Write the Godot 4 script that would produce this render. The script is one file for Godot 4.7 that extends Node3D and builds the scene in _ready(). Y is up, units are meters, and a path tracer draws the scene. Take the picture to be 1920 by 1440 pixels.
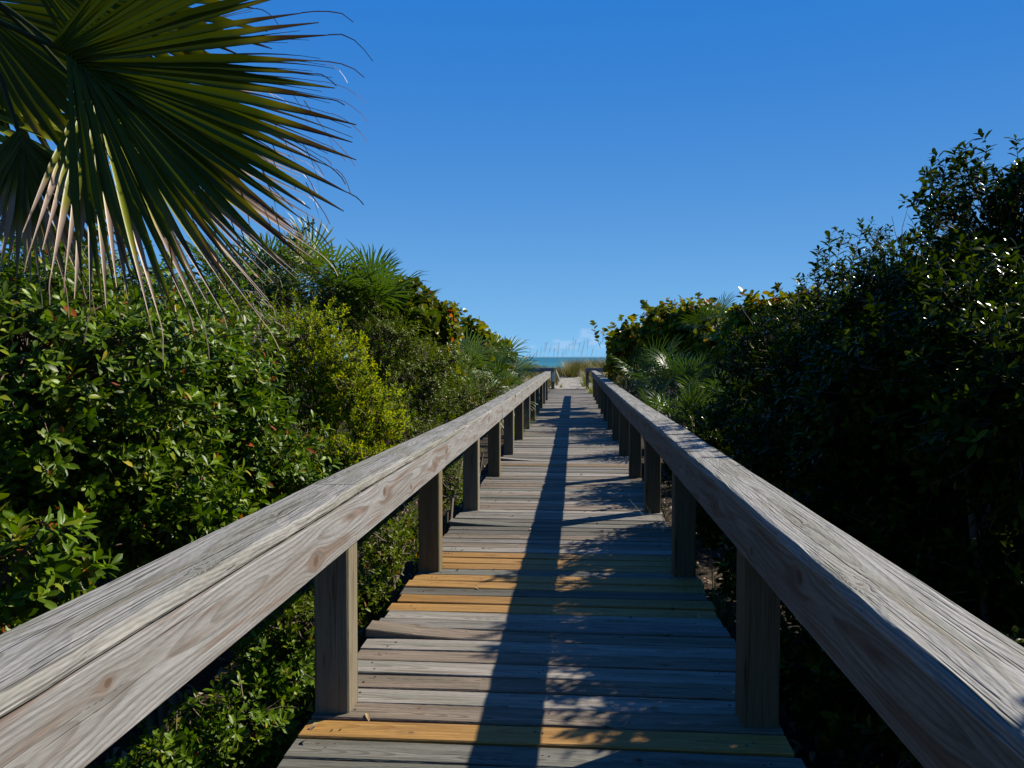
extends Node3D
# A weathered boardwalk between coastal thickets, leading to the sea.
# Walk frame: the walk runs along -Z with its middle at x = 0 and its deck at y = 0.

const EYE := Vector3(0.125, 1.42, 0.0)
const FOCAL := 1510.0
var rng := RandomNumberGenerator.new()
var taken := {}
var cam: Camera3D
var M := {}
var N := {}

# ------------------------------------------------------------------ helpers
func numbered(called: String) -> String:
	var n: int = taken.get(called, -1) + 1
	taken[called] = n
	return called if n == 0 else "%s_%03d" % [called, n]

func tag(o: Node, label: String, category: String, group := "") -> Node:
	o.set_meta("label", label)
	o.set_meta("category", category)
	if group != "":
		o.set_meta("group", group)
	return o

func thing(called: String, label: String, category: String, where := Vector3.ZERO, group := "") -> Node3D:
	var o := Node3D.new()
	o.name = numbered(called)
	add_child(o, true)
	o.position = where
	tag(o, label, category, group)
	return o

func structure(o: Node) -> Node:
	o.set_meta("kind", "structure")
	return o

func put(called: String, mesh: Mesh, mat: Material, parent: Node, xf := Transform3D()) -> MeshInstance3D:
	var o := MeshInstance3D.new()
	o.name = numbered(called) if parent == self else called
	o.mesh = mesh
	if mat:
		o.material_override = mat
	o.transform = xf
	parent.add_child(o, true)
	return o

# where a point of the view lies at a depth along the camera axis
func at(u: float, v: float, d: float) -> Vector3:
	return cam.transform * Vector3((u - 960.0) / FOCAL * d, -(v - 720.0) / FOCAL * d, -d)

func lin(r: float, g: float, b: float) -> Color:
	return Color(r, g, b).linear_to_srgb()

func noise(freq: float, sd: int, octaves := 1, kind := FastNoiseLite.TYPE_SIMPLEX_SMOOTH) -> FastNoiseLite:
	var n := FastNoiseLite.new()
	n.seed = sd
	n.noise_type = kind
	n.frequency = freq
	n.fractal_type = FastNoiseLite.FRACTAL_FBM if octaves > 1 else FastNoiseLite.FRACTAL_NONE
	n.fractal_octaves = octaves
	return n

func rnd(a: float, b: float) -> float:
	return rng.randf_range(a, b)

func on_sphere() -> Vector3:
	var y := rnd(-1.0, 1.0)
	var a := rnd(0.0, TAU)
	var r := sqrt(maxf(0.0, 1.0 - y * y))
	return Vector3(r * cos(a), y, r * sin(a))

# closed solid from rings of equal size; rings[i] is a closed loop. Winding is set by the signed volume.
func solid(rings: Array, uv_u: Array, uv_v: Array, smooth := false, cap_ends := true) -> ArrayMesh:
	var tri := PackedVector3Array()
	var tuv := PackedVector2Array()
	var n: int = rings[0].size()
	for i in rings.size() - 1:
		for j in n:
			var k := (j + 1) % n
			var a: Vector3 = rings[i][j]
			var b: Vector3 = rings[i][k]
			var c: Vector3 = rings[i + 1][k]
			var d: Vector3 = rings[i + 1][j]
			var ua := Vector2(uv_u[i], uv_v[j])
			var ub := Vector2(uv_u[i], uv_v[j + 1])
			var uc := Vector2(uv_u[i + 1], uv_v[j + 1])
			var ud := Vector2(uv_u[i + 1], uv_v[j])
			tri.append_array([a, b, c, a, c, d])
			tuv.append_array([ua, ub, uc, ua, uc, ud])
	if cap_ends:
		for e in [0, rings.size() - 1]:
			var mid := Vector3.ZERO
			for p in rings[e]:
				mid += p
			mid /= n
			for j in n:
				var k := (j + 1) % n
				var t := [mid, rings[e][k], rings[e][j]] if e == 0 else [mid, rings[e][j], rings[e][k]]
				tri.append_array(t)
				for q in t:
					tuv.append(Vector2(uv_u[e] + (q.x + q.y) * 0.11, (q.y - q.x + q.z) * 1.3))
	var vol := 0.0
	for i in range(0, tri.size(), 3):
		vol += tri[i].dot(tri[i + 1].cross(tri[i + 2]))
	var st := SurfaceTool.new()
	st.begin(Mesh.PRIMITIVE_TRIANGLES)
	st.set_smooth_group(0 if smooth else -1)
	for i in range(0, tri.size(), 3):
		for q in ([0, 2, 1] if vol > 0.0 else [0, 1, 2]):
			st.set_uv(tuv[i + q])
			st.add_vertex(tri[i + q])
	st.generate_normals()
	return st.commit()

# open sheet of triangles with colours
class Sheet:
	var v := PackedVector3Array()
	var c := PackedColorArray()
	var u := PackedVector2Array()
	func quad(a: Vector3, b: Vector3, cc: Vector3, d: Vector3, ca: Color, cb: Color, c3: Color, cd: Color) -> void:
		v.append_array([a, b, cc, a, cc, d])
		c.append_array([ca, cb, c3, ca, c3, cd])
	func tri(a: Vector3, b: Vector3, cc: Vector3, ca: Color, cb: Color, c3: Color) -> void:
		v.append_array([a, b, cc])
		c.append_array([ca, cb, c3])
	func mesh(smooth := true) -> ArrayMesh:
		var st := SurfaceTool.new()
		st.begin(Mesh.PRIMITIVE_TRIANGLES)
		st.set_smooth_group(0 if smooth else -1)
		for i in v.size():
			st.set_color(c[i])
			st.add_vertex(v[i])
		st.generate_normals()
		return st.commit()

func tube(s: Sheet, pts: Array, r0: float, r1: float, sides: int, col: Color) -> void:
	var prev := []
	for i in pts.size():
		var p: Vector3 = pts[i]
		var dir: Vector3 = (pts[mini(i + 1, pts.size() - 1)] - pts[maxi(i - 1, 0)]).normalized()
		var side := dir.cross(Vector3(0.31, 0.2, 0.93)).normalized()
		var up := side.cross(dir)
		var r: float = lerp(r0, r1, float(i) / (pts.size() - 1))
		var ring := []
		for j in sides:
			var a := TAU * j / sides
			ring.append(p + (side * cos(a) + up * sin(a)) * r)
		if i > 0:
			for j in sides:
				var k := (j + 1) % sides
				s.quad(prev[j], prev[k], ring[k], ring[j], col, col, col, col)
		prev = ring

# ------------------------------------------------------------------ timber
# grain of a sawn board: rings that flow round knots, fibres, drying cracks and stains
func wood(w: int, h: int, len: float, wide: float, knots: Array, pal: Dictionary, sd: int) -> StandardMaterial3D:
	var na := noise(1.0, sd)
	var nb := noise(1.0, sd + 11)
	var nc := noise(1.0, sd + 23)
	var rgb := PackedByteArray()
	rgb.resize(w * h * 3)
	var hgt := PackedByteArray()
	hgt.resize(w * h)
	var base: Color = pal.base
	var late: Color = pal.late
	var stain: Color = pal.stain
	var alt: Color = pal.get("alt", pal.base)
	var crack_at: float = pal.get("crack", 0.62)
	var stain_at: float = pal.get("stain_at", 0.25)
	var contrast: float = pal.get("contrast", 0.5)
	var spacing: float = pal.get("spacing", 0.006)
	for x in w:
		var u := float(x) / w * len
		var dep := 0.012 + 0.035 * (nb.get_noise_2d(u * 0.8, 7.3) + 1.0)
		var off := 0.04 * nb.get_noise_2d(u * 0.3, 31.0)
		var near := []
		for k in knots:
			if absf(u - k.x) < 0.5:
				near.append(k)
		for y in h:
			var v := float(y) / h * wide
			var vv := v
			var kd := 0.0
			var inside := -1.0
			for k in near:
				var du: float = (u - k.x) * 0.5
				var dv: float = v - k.y
				var r: float = k.z
				var rho := du * du + dv * dv
				var core: float = (u - k.x) * (u - k.x) * 0.55 + dv * dv
				if core < r * r * 0.6:
					inside = sqrt(core) / r
				vv -= dv * minf(1.0, r * r * 1.6 / maxf(rho, 1e-6)) * 0.9
				kd = maxf(kd, exp(-rho / (r * r * 4.0)))
			var warp := 0.007 * na.get_noise_2d(u * 1.2, vv * 7.0)
			var q := vv + warp - wide * 0.5 + off
			var ph := sqrt(q * q + dep * dep) / spacing
			var f := ph - floorf(ph)
			var lt := smoothstep(0.35, 0.9, f) * (1.0 - smoothstep(0.92, 1.0, f))
			if inside >= 0.0:
				var g := inside * 5.0
				lt = 0.5 + 0.5 * sin(g * TAU)
			var fib := nc.get_noise_2d(u * 22.0, v * 800.0)
			var streak := na.get_noise_2d(u * 2.6 + 40.0, vv * 60.0)
			var ck := smoothstep(crack_at, crack_at + 0.13, nb.get_noise_2d(u * 1.1, vv * 170.0 + 90.0))
			var sn := smoothstep(stain_at, stain_at + 0.5, nc.get_noise_2d(u * 1.5, vv * 20.0 + 17.0) * 0.8 + kd * 0.7) * (0.55 + 0.45 * lt)
			var al := smoothstep(-0.3, 0.6, nb.get_noise_2d(u * 0.9 + 70.0, vv * 11.0))
			var c := base.lerp(alt, al)
			c = c.lerp(stain, minf(1.0, sn * 1.15))
			c = c.lerp(late, lt * contrast)
			c = c * (1.0 + 0.16 * fib + 0.15 * streak)
			c = c.lerp(Color(0.025, 0.02, 0.017), ck * 0.7)
			if inside >= 0.0:
				c = c.lerp(Color(0.07, 0.038, 0.022), 0.75 * (1.0 - inside * 0.5))
			var s := (c * 0.8).linear_to_srgb()
			var i := y * w + x
			rgb[i * 3] = clampi(int(s.r * 255.0), 0, 255)
			rgb[i * 3 + 1] = clampi(int(s.g * 255.0), 0, 255)
			rgb[i * 3 + 2] = clampi(int(s.b * 255.0), 0, 255)
			hgt[i] = clampi(int(255.0 * (0.6 + 0.13 * lt + 0.12 * fib + 0.1 * streak - 0.55 * ck)), 0, 255)
	var m := StandardMaterial3D.new()
	m.albedo_texture = ImageTexture.create_from_image(Image.create_from_data(w, h, false, Image.FORMAT_RGB8, rgb))
	m.heightmap_enabled = true
	m.heightmap_texture = ImageTexture.create_from_image(Image.create_from_data(w, h, false, Image.FORMAT_L8, hgt))
	m.heightmap_scale = pal.get("relief", 0.25)
	m.roughness = pal.get("rough", 0.8)
	m.metallic_specular = 0.3
	return m

func shifted(m: StandardMaterial3D, du: float, dv: float, tint: Color) -> StandardMaterial3D:
	var d: StandardMaterial3D = m.duplicate()
	d.uv1_offset = Vector3(du, dv, 0)
	d.albedo_color = tint
	return d

func tree_materials() -> void:
	var grey := {"base": Color(0.208, 0.19, 0.17), "late": Color(0.112, 0.1, 0.086), "stain": Color(0.115, 0.088, 0.062), "alt": Color(0.152, 0.146, 0.124), "relief": 0.3}
	M.boards = []
	for i in 4:
		var kn := []
		rng.seed = 50 + i
		for k in 3:
			kn.append(Vector3(rnd(0.1, 1.8), rnd(0.02, 0.12), rnd(0.006, 0.013)))
		var g := grey.duplicate()
		g.contrast = [0.8, 0.65, 0.85, 0.7][i]
		g.spacing = [0.006, 0.009, 0.005, 0.011][i]
		g.crack = [0.6, 0.66, 0.58, 0.64][i]
		var m := wood(768, 80, 1.9, 0.15, kn, g, 100 + i * 7)
		for t in [Color(0.93, 0.93, 0.93), Color(0.74, 0.74, 0.71), Color(0.95, 0.89, 0.83), Color(0.84, 0.86, 0.84), Color(1.07, 1.07, 1.06)]:
			M.boards.append(shifted(m, rnd(0, 1), 0.0, t))
	var fresh := {"base": Color(0.3, 0.17, 0.05), "late": Color(0.21, 0.1, 0.023), "stain": Color(0.215, 0.12, 0.042), "alt": Color(0.25, 0.138, 0.038), "crack": 0.72, "contrast": 0.7, "spacing": 0.012, "relief": 0.12, "rough": 0.65, "stain_at": 0.2}
	M.fresh = []
	for i in 2:
		var m := wood(768, 80, 1.9, 0.15, [Vector3(0.75 + i * 0.4, 0.06, 0.012), Vector3(1.5, 0.1, 0.008)], fresh, 300 + i * 5)
		for t in [Color(1, 1, 1), Color(0.93, 0.92, 0.9)]:
			M.fresh.append(shifted(m, rnd(0, 1), 0.0, t))
	var half := shifted(M.boards[2], 0.3, 0.0, Color(1.0, 0.86, 0.64))
	M.half = half
	# side beams of the rails: pale grey lilac with brown heart stains round the knots
	var side := {"base": Color(0.222, 0.222, 0.222), "late": Color(0.125, 0.115, 0.107), "stain": Color(0.12, 0.066, 0.038), "alt": Color(0.185, 0.18, 0.172), "crack": 0.74, "contrast": 0.8, "spacing": 0.0105, "relief": 0.2, "stain_at": 0.16}
	M.side_near = wood(2048, 112, 4.4, 0.19, [Vector3(0.42, 0.13, 0.012), Vector3(1.62, 0.05, 0.026), Vector3(2.6, 0.13, 0.028), Vector3(3.2, 0.05, 0.02), Vector3(3.95, 0.07, 0.03)], side, 400)
	M.side_far = wood(1536, 96, 4.4, 0.19, [Vector3(0.8, 0.1, 0.02), Vector3(2.3, 0.05, 0.015), Vector3(3.5, 0.12, 0.02)], side, 431)
	var top := {"base": Color(0.225, 0.222, 0.212), "late": Color(0.12, 0.112, 0.095), "stain": Color(0.13, 0.112, 0.08), "alt": Color(0.17, 0.17, 0.145), "crack": 0.5, "contrast": 0.75, "spacing": 0.009, "relief": 0.5, "stain_at": 0.25}
	M.cap_near = wood(2048, 128, 4.4, 0.3, [Vector3(0.7, 0.09, 0.012), Vector3(2.05, 0.13, 0.014), Vector3(2.75, 0.07, 0.012), Vector3(3.4, 0.14, 0.01)], top, 460)
	M.cap_far = wood(1536, 112, 4.4, 0.3, [Vector3(1.2, 0.1, 0.014), Vector3(3.1, 0.12, 0.012)], top, 483)
	var post := {"base": Color(0.200, 0.165, 0.108), "late": Color(0.113, 0.091, 0.056), "stain": Color(0.095, 0.064, 0.031), "alt": Color(0.174, 0.161, 0.113), "crack": 0.55, "contrast": 0.45, "spacing": 0.01, "relief": 0.2}
	M.post = wood(512, 320, 1.3, 0.58, [Vector3(0.4, 0.07, 0.012), Vector3(0.95, 0.22, 0.014), Vector3(0.7, 0.38, 0.012)], post, 500)
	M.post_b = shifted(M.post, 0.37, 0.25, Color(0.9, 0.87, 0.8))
	M.post_shaded = shifted(M.post, 0.2, 0.5, Color(0.8, 0.78, 0.72))  # posts by the dark bush: the shade there is put into a darker tint
	M.side_shaded = shifted(M.side_near, 0.31, 0.0, Color(0.86, 0.83, 0.76))  # beams of the shaded rail: tone of the shade put into the tint
	M.side_shaded_far = shifted(M.side_far, 0.2, 0.0, Color(0.86, 0.81, 0.73))

func board_mesh(len: float, wide: float, lift: float, lift_end: float, cup: float, skew: float, segs: int) -> ArrayMesh:
	var thick := 0.038
	var hw := wide * 0.5
	var prof := [Vector2(-hw, -thick), Vector2(-hw, -0.005), Vector2(-hw + 0.005, 0.0), Vector2(0, -cup), Vector2(hw - 0.005, 0.0), Vector2(hw, -0.005), Vector2(hw, -thick)]
	var uvv := [0.9, 0.98, 0.03, 0.5, 0.93, 0.98, 1.05, 1.3]
	uvv = [-0.2, 0.0, 0.035, 0.48, 0.93, 0.97, 1.2, 2.0]
	var rings := []
	var us := []
	for i in segs + 1:
		var t := float(i) / segs
		var x := (t - 0.5) * len
		var e := maxf(0.0, 1.0 - t / 0.42) if lift_end < 0.0 else maxf(0.0, (t - 0.58) / 0.42)
		var y := lift * e * e
		var ring := []
		for p in prof:
			ring.append(Vector3(x, y + p.y, p.x + skew * (t - 0.5)))
		rings.append(ring)
		us.append(t * len / 1.9)
	return solid(rings, us, uvv)

# square timber between two points with eased edges; the face towards `face` gets texture rows 0..1
func timber(a: Vector3, b: Vector3, face: Vector3, thick: float, tall: float, ease: float, u0: float, u1: float, segs := 4, bow := 0.0) -> ArrayMesh:
	# a, b: middle of the beam; face: sideways direction (unit), tall along the other axis
	var dir := (b - a).normalized()
	var up := face.cross(dir).normalized()
	if up.y < 0.0:
		up = -up
	var ht := thick * 0.5
	var hh := tall * 0.5
	var e := ease
	var prof := [
		Vector2(ht, -hh + e), Vector2(ht, hh - e), Vector2(ht - e * 0.35, hh - e * 0.3), Vector2(ht - e, hh),
		Vector2(-ht + e, hh), Vector2(-ht, hh - e), Vector2(-ht, -hh + e), Vector2(-ht + e, -hh), Vector2(ht - e, -hh)]
	var per := 0.0
	var uvv := [0.0]
	for i in prof.size():
		per += prof[i].distance_to(prof[(i + 1) % prof.size()])
		uvv.append(per / tall)
	var rings := []
	var us := []
	for i in segs + 1:
		var t := float(i) / segs
		var c := a.lerp(b, t) + face * bow * sin(PI * t)
		var ring := []
		for p in prof:
			ring.append(c + face * p.x + up * p.y)
		rings.append(ring)
		us.append(lerp(u0, u1, t))
	return solid(rings, us, uvv)

# flat cap board, wide across x; texture rows run over the inner edge and the top
func cap(z0: float, z1: float, y0: float, y1: float, x_in: float, x_out: float, thick: float, segs: int, sd: int, s: float) -> ArrayMesh:
	var r := RandomNumberGenerator.new()
	r.seed = sd
	var w := absf(x_out - x_in)
	var prof := []   # from the inner lower edge over the top to the outer lower edge: (across from the inner edge, height above underside)
	prof = [Vector2(0.003, 0.0), Vector2(0.0, 0.006), Vector2(0.0, thick - 0.012), Vector2(0.004, thick - 0.004), Vector2(0.013, thick), Vector2(w * 0.35, thick - 0.0015), Vector2(w * 0.7, thick - 0.001), Vector2(w - 0.012, thick), Vector2(w - 0.003, thick - 0.005), Vector2(w, thick - 0.014), Vector2(w, 0.004), Vector2(w - 0.004, 0.0)]
	var uvv := [0.0]
	var per := 0.0
	for i in prof.size():
		per += prof[i].distance_to(prof[(i + 1) % prof.size()])
		uvv.append(per / 0.3)
	var rings := []
	var us := []
	for i in segs + 1:
		var t := float(i) / segs
		var wob := r.randf_range(-0.003, 0.003)
		var chip := 0.0 if i == 0 or i == segs else pow(r.randf(), 3.0) * 0.011
		var ring := []
		for k in prof.size():
			var p: Vector2 = prof[k]
			var inx := chip if k >= 2 and k <= 4 else 0.0
			ring.append(Vector3(x_in + s * (p.x + inx + wob * 0.6), lerp(y0, y1, t) + p.y - (chip * 0.8 if k == 4 else 0.0), lerp(z0, z1, t)))
		rings.append(ring)
		us.append(t * absf(z1 - z0) / 4.4)
	return solid(rings, us, uvv)

# ------------------------------------------------------------------ leaves
func leaf_mesh(len: float, wide: float, where_widest: float, curl: float, fold: float, rows: int) -> ArrayMesh:
	var s := Sheet.new()
	var mid := Color(1.25, 1.25, 1.1)
	var rim := Color(0.95, 0.95, 0.95)
	var pl := []
	for i in rows + 1:
		var t := float(i) / rows
		var w := 0.0
		if t < where_widest:
			w = sin(t / where_widest * PI * 0.5)
		else:
			w = sqrt(maxf(0.0, 1.0 - pow((t - where_widest) / (1.0 - where_widest), 2.2)))
		w = maxf(w, 0.06 if i == 0 else 0.0) * wide * 0.5
		var c := Vector3(0, t * len, -curl * len * t * t)
		pl.append([c + Vector3(-w, 0, fold * w), c, c + Vector3(w, 0, fold * w)])
	for i in rows:
		var p: Array = pl[i]
		var q: Array = pl[i + 1]
		if i == rows - 1:
			s.tri(p[0], q[1], p[1], rim, rim, mid)
			s.tri(p[1], q[1], p[2], mid, rim, rim)
		else:
			s.quad(p[0], q[0], q[1], p[1], rim, rim, mid, mid)
			s.quad(p[1], q[1], q[2], p[2], mid, mid, rim, rim)
	return s.mesh()

func round_leaf(r: float) -> ArrayMesh:
	var s := Sheet.new()
	var n := 10
	for i in n:
		var a := TAU * i / n
		var b := TAU * (i + 1) / n
		var pa := Vector3(sin(a) * r, r - cos(a) * r, absf(sin(a)) * r * 0.22)
		var pb := Vector3(sin(b) * r, r - cos(b) * r, absf(sin(b)) * r * 0.22)
		s.tri(Vector3(0, r, 0), pa, pb, Color(1.2, 1.1, 0.9), Color(0.95, 0.95, 0.95), Color(0.95, 0.95, 0.95))
	return s.mesh()

func leaf_material(rough: float, back: Color, spec := 0.5) -> StandardMaterial3D:
	var m := StandardMaterial3D.new()
	m.albedo_color = Color(0.8, 0.8, 0.8).linear_to_srgb()
	m.vertex_color_use_as_albedo = true
	m.roughness = rough
	m.metallic_specular = spec
	m.backlight_enabled = true
	m.backlight = back
	m.cull_mode = BaseMaterial3D.CULL_DISABLED
	return m

func species(mesh: Array, mat: StandardMaterial3D, palette: Array, whorl: int, twig: float, spread0: float, spread1: float) -> Dictionary:
	var bare: StandardMaterial3D = mat.duplicate()
	bare.albedo_color = Color(1, 1, 1)
	var parts := []
	for i in palette.size():
		palette[i] = palette[i] * 0.8
	for c in palette:
		var m: StandardMaterial3D = mat.duplicate()
		m.albedo_color = c.linear_to_srgb()
		parts.append(m)
	return {"mesh": mesh, "mat": bare, "palette": palette, "parts": parts, "whorl": whorl, "twig": twig, "s0": spread0, "s1": spread1}

func blocked(p: Vector3) -> bool:
	return absf(p.x) < 1.06 and p.y > -0.2 and p.z > -37.5

# a leafy bush: blobs are [u, v, depth, rx, ry, rz, clusters]; every leaf that shows large is a part of its own
func bush(called: String, label: String, category: String, group: String, blobs: Array, sp: Dictionary, sd: int, singles: int, sprigs := [], scale := 1.0) -> Node3D:
	rng.seed = sd
	var nz := noise(1.0, sd)
	var centres := []
	for b in blobs:
		centres.append(Vector3(b[0], b[1], b[2]) if b.size() > 7 else at(b[0], b[1], b[2]))
	var foot: Vector3 = centres[0]
	for c in centres:
		foot = foot if foot.y < c.y else c
	var base := Vector3(foot.x, ground(foot.x, foot.z) - 0.02, foot.z)
	var o := thing(called, label, category, base, group)
	var wood_s := Sheet.new()
	var bark := Color(0.075, 0.052, 0.034)
	var xfs: Array[Transform3D] = []
	var cols := PackedInt32Array()
	var kinds := PackedInt32Array()
	var dists := PackedFloat32Array()
	var pal: Array = sp.palette
	var weights: Array = sp.get("weights", [])
	for bi in blobs.size():
		var b: Array = blobs[bi]
		var c: Vector3 = centres[bi]
		var rad := Vector3(b[3], b[4], b[5])
		# main limbs
		var root := base + Vector3(rnd(-0.12, 0.12), 0, rnd(-0.12, 0.12))
		if not blocked(root):
			tube(wood_s, [root - base, (root.lerp(c, 0.5) + Vector3(rnd(-0.1, 0.1), 0, rnd(-0.1, 0.1))) - base, c - base], 0.025, 0.012, 5, bark)
		for k in int(b[6] * 1.8):
			var dir := on_sphere()
			var q := rng.randf()
			var depth := 1.0 - 0.55 * q * q
			var lump := 1.0 + 0.4 * nz.get_noise_3dv(dir * 1.6 + c) + 0.24 * nz.get_noise_3dv(dir * 5.5 + c)
			var p := c + dir * rad * depth * lump
			if blocked(p) or p.y < ground(p.x, p.z) + 0.03:
				continue
			var buried := false
			for bj in blobs.size():
				if bj != bi:
					var dd: Vector3 = (p - centres[bj]) / Vector3(blobs[bj][3], blobs[bj][4], blobs[bj][5])
					if dd.length_squared() < 0.3:
						buried = true
			if buried and rng.randf() < 0.75:
				continue
			var axis := (dir * 0.75 + Vector3(0, 0.45, 0) + on_sphere() * 0.55).normalized()
			if k % 3 == 0:
				var inner := c.lerp(p, 0.35) + on_sphere() * 0.05
				tube(wood_s, [inner - base, inner.lerp(p, 0.55) + on_sphere() * 0.025 - base, p - base], 0.006, 0.0025, 3, bark)
			cluster(p, axis, sp, base, xfs, cols, kinds, dists, pal, weights, scale)
	for sg in sprigs:      # [u, v, depth, length, lean]: a shoot that stands out of the crown, ends at u, v
		var tip := at(sg[0], sg[1], sg[2])
		var foot2: Vector3 = tip + Vector3(rnd(-0.1, 0.1) - sg[4] * sg[3], -sg[3], rnd(-0.06, 0.06))
		var bend := foot2.lerp(tip, 0.5) + Vector3(rnd(-0.03, 0.03), 0, rnd(-0.03, 0.03))
		tube(wood_s, [foot2 - base, bend - base, tip - base], 0.0055, 0.002, 4, bark)
		var steps := int(sg[3] / sp.get("gap", 0.035))
		for k in steps:
			var t := (k + 1.0) / steps
			var p: Vector3 = foot2.lerp(bend, t * 2.0) if t < 0.5 else bend.lerp(tip, t * 2.0 - 1.0)
			var ax := (tip - foot2).normalized()
			var side := ax.cross(Vector3(sin(k * 2.4), 0.2, cos(k * 2.4))).normalized()
			one_leaf(p, (side + ax * rnd(0.5, 1.0)).normalized(), ax, sp, base, xfs, cols, kinds, dists, pal, weights, scale * rnd(0.85, 1.2))
		cluster(tip, (tip - foot2).normalized(), sp, base, xfs, cols, kinds, dists, pal, weights, scale * 0.8)
	put("branches", wood_s.mesh(), M.bark, o)
	# the leaves that show largest
	var cut := -1.0
	if singles > 0:
		var sorted := dists.duplicate()
		sorted.sort()
		cut = sorted[mini(singles, sorted.size() - 1)]
	var meshes: Array = sp.mesh
	var per := []
	for m in meshes:
		per.append([])
	for i in xfs.size():
		if dists[i] < cut:
			put("leaf", meshes[kinds[i]], sp.parts[cols[i]], o, xfs[i])
		else:
			per[kinds[i]].append(i)
	for k in meshes.size():
		var ids: Array = per[k]
		if ids.is_empty():
			continue
		var mm := MultiMesh.new()
		mm.transform_format = MultiMesh.TRANSFORM_3D
		mm.use_colors = true
		mm.mesh = meshes[k]
		mm.instance_count = ids.size()
		for j in ids.size():
			mm.set_instance_transform(j, xfs[ids[j]])
			var f := 1.0 + 0.22 * sin(ids[j] * 12.9898)
			var cc: Color = pal[cols[ids[j]]] * f
			mm.set_instance_color(j, Color(cc.r, cc.g, cc.b, 1.0))
		var fo := MultiMeshInstance3D.new()
		fo.name = "foliage"
		fo.multimesh = mm
		fo.material_override = sp.mat
		fo.set_meta("kind", "stuff")
		o.add_child(fo, true)
	return o

func pick(weights: Array, n: int) -> int:
	if weights.is_empty():
		return rng.randi() % n
	var r := rng.randf()
	for i in weights.size():
		r -= weights[i]
		if r <= 0.0:
			return i
	return n - 1

func one_leaf(p: Vector3, dir: Vector3, axis: Vector3, sp: Dictionary, base: Vector3, xfs: Array[Transform3D], cols: PackedInt32Array, kinds: PackedInt32Array, dists: PackedFloat32Array, pal: Array, weights: Array, size: float) -> void:
	var nor := (axis - dir * axis.dot(dir))
	if nor.length_squared() < 0.001:
		nor = dir.cross(Vector3(0.3, 0.1, 0.9))
	nor = (nor.normalized() + on_sphere() * 0.25)
	nor = (nor - dir * nor.dot(dir)).normalized()
	var side := dir.cross(nor).normalized()
	var b := Basis(side * size, dir * size, nor * size)
	xfs.append(Transform3D(b, p - base))
	cols.append(pick(weights, pal.size()))
	kinds.append(rng.randi() % sp.mesh.size())
	dists.append(p.distance_to(EYE))

func cluster(p: Vector3, axis: Vector3, sp: Dictionary, base: Vector3, xfs: Array[Transform3D], cols: PackedInt32Array, kinds: PackedInt32Array, dists: PackedFloat32Array, pal: Array, weights: Array, scale: float) -> void:
	var s := axis.cross(Vector3(0.21, 0.37, 0.9)).normalized()
	var t := axis.cross(s)
	var n: int = sp.whorl + rng.randi() % 3 - 1
	var a0 := rnd(0, TAU)
	for j in n:
		var a := a0 + j * 2.39996
		var f := float(j) / n
		var tilt := lerpf(sp.s1, sp.s0, f) + rnd(-0.15, 0.15)
		var rad := s * cos(a) + t * sin(a)
		var dir := (axis * cos(tilt) + rad * sin(tilt) + Vector3(0, -0.08, 0)).normalized()
		one_leaf(p + axis * (f - 0.8) * sp.twig, dir, axis, sp, base, xfs, cols, kinds, dists, pal, weights, scale * rnd(0.7, 1.12) * (1.0 - 0.3 * f))

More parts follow.
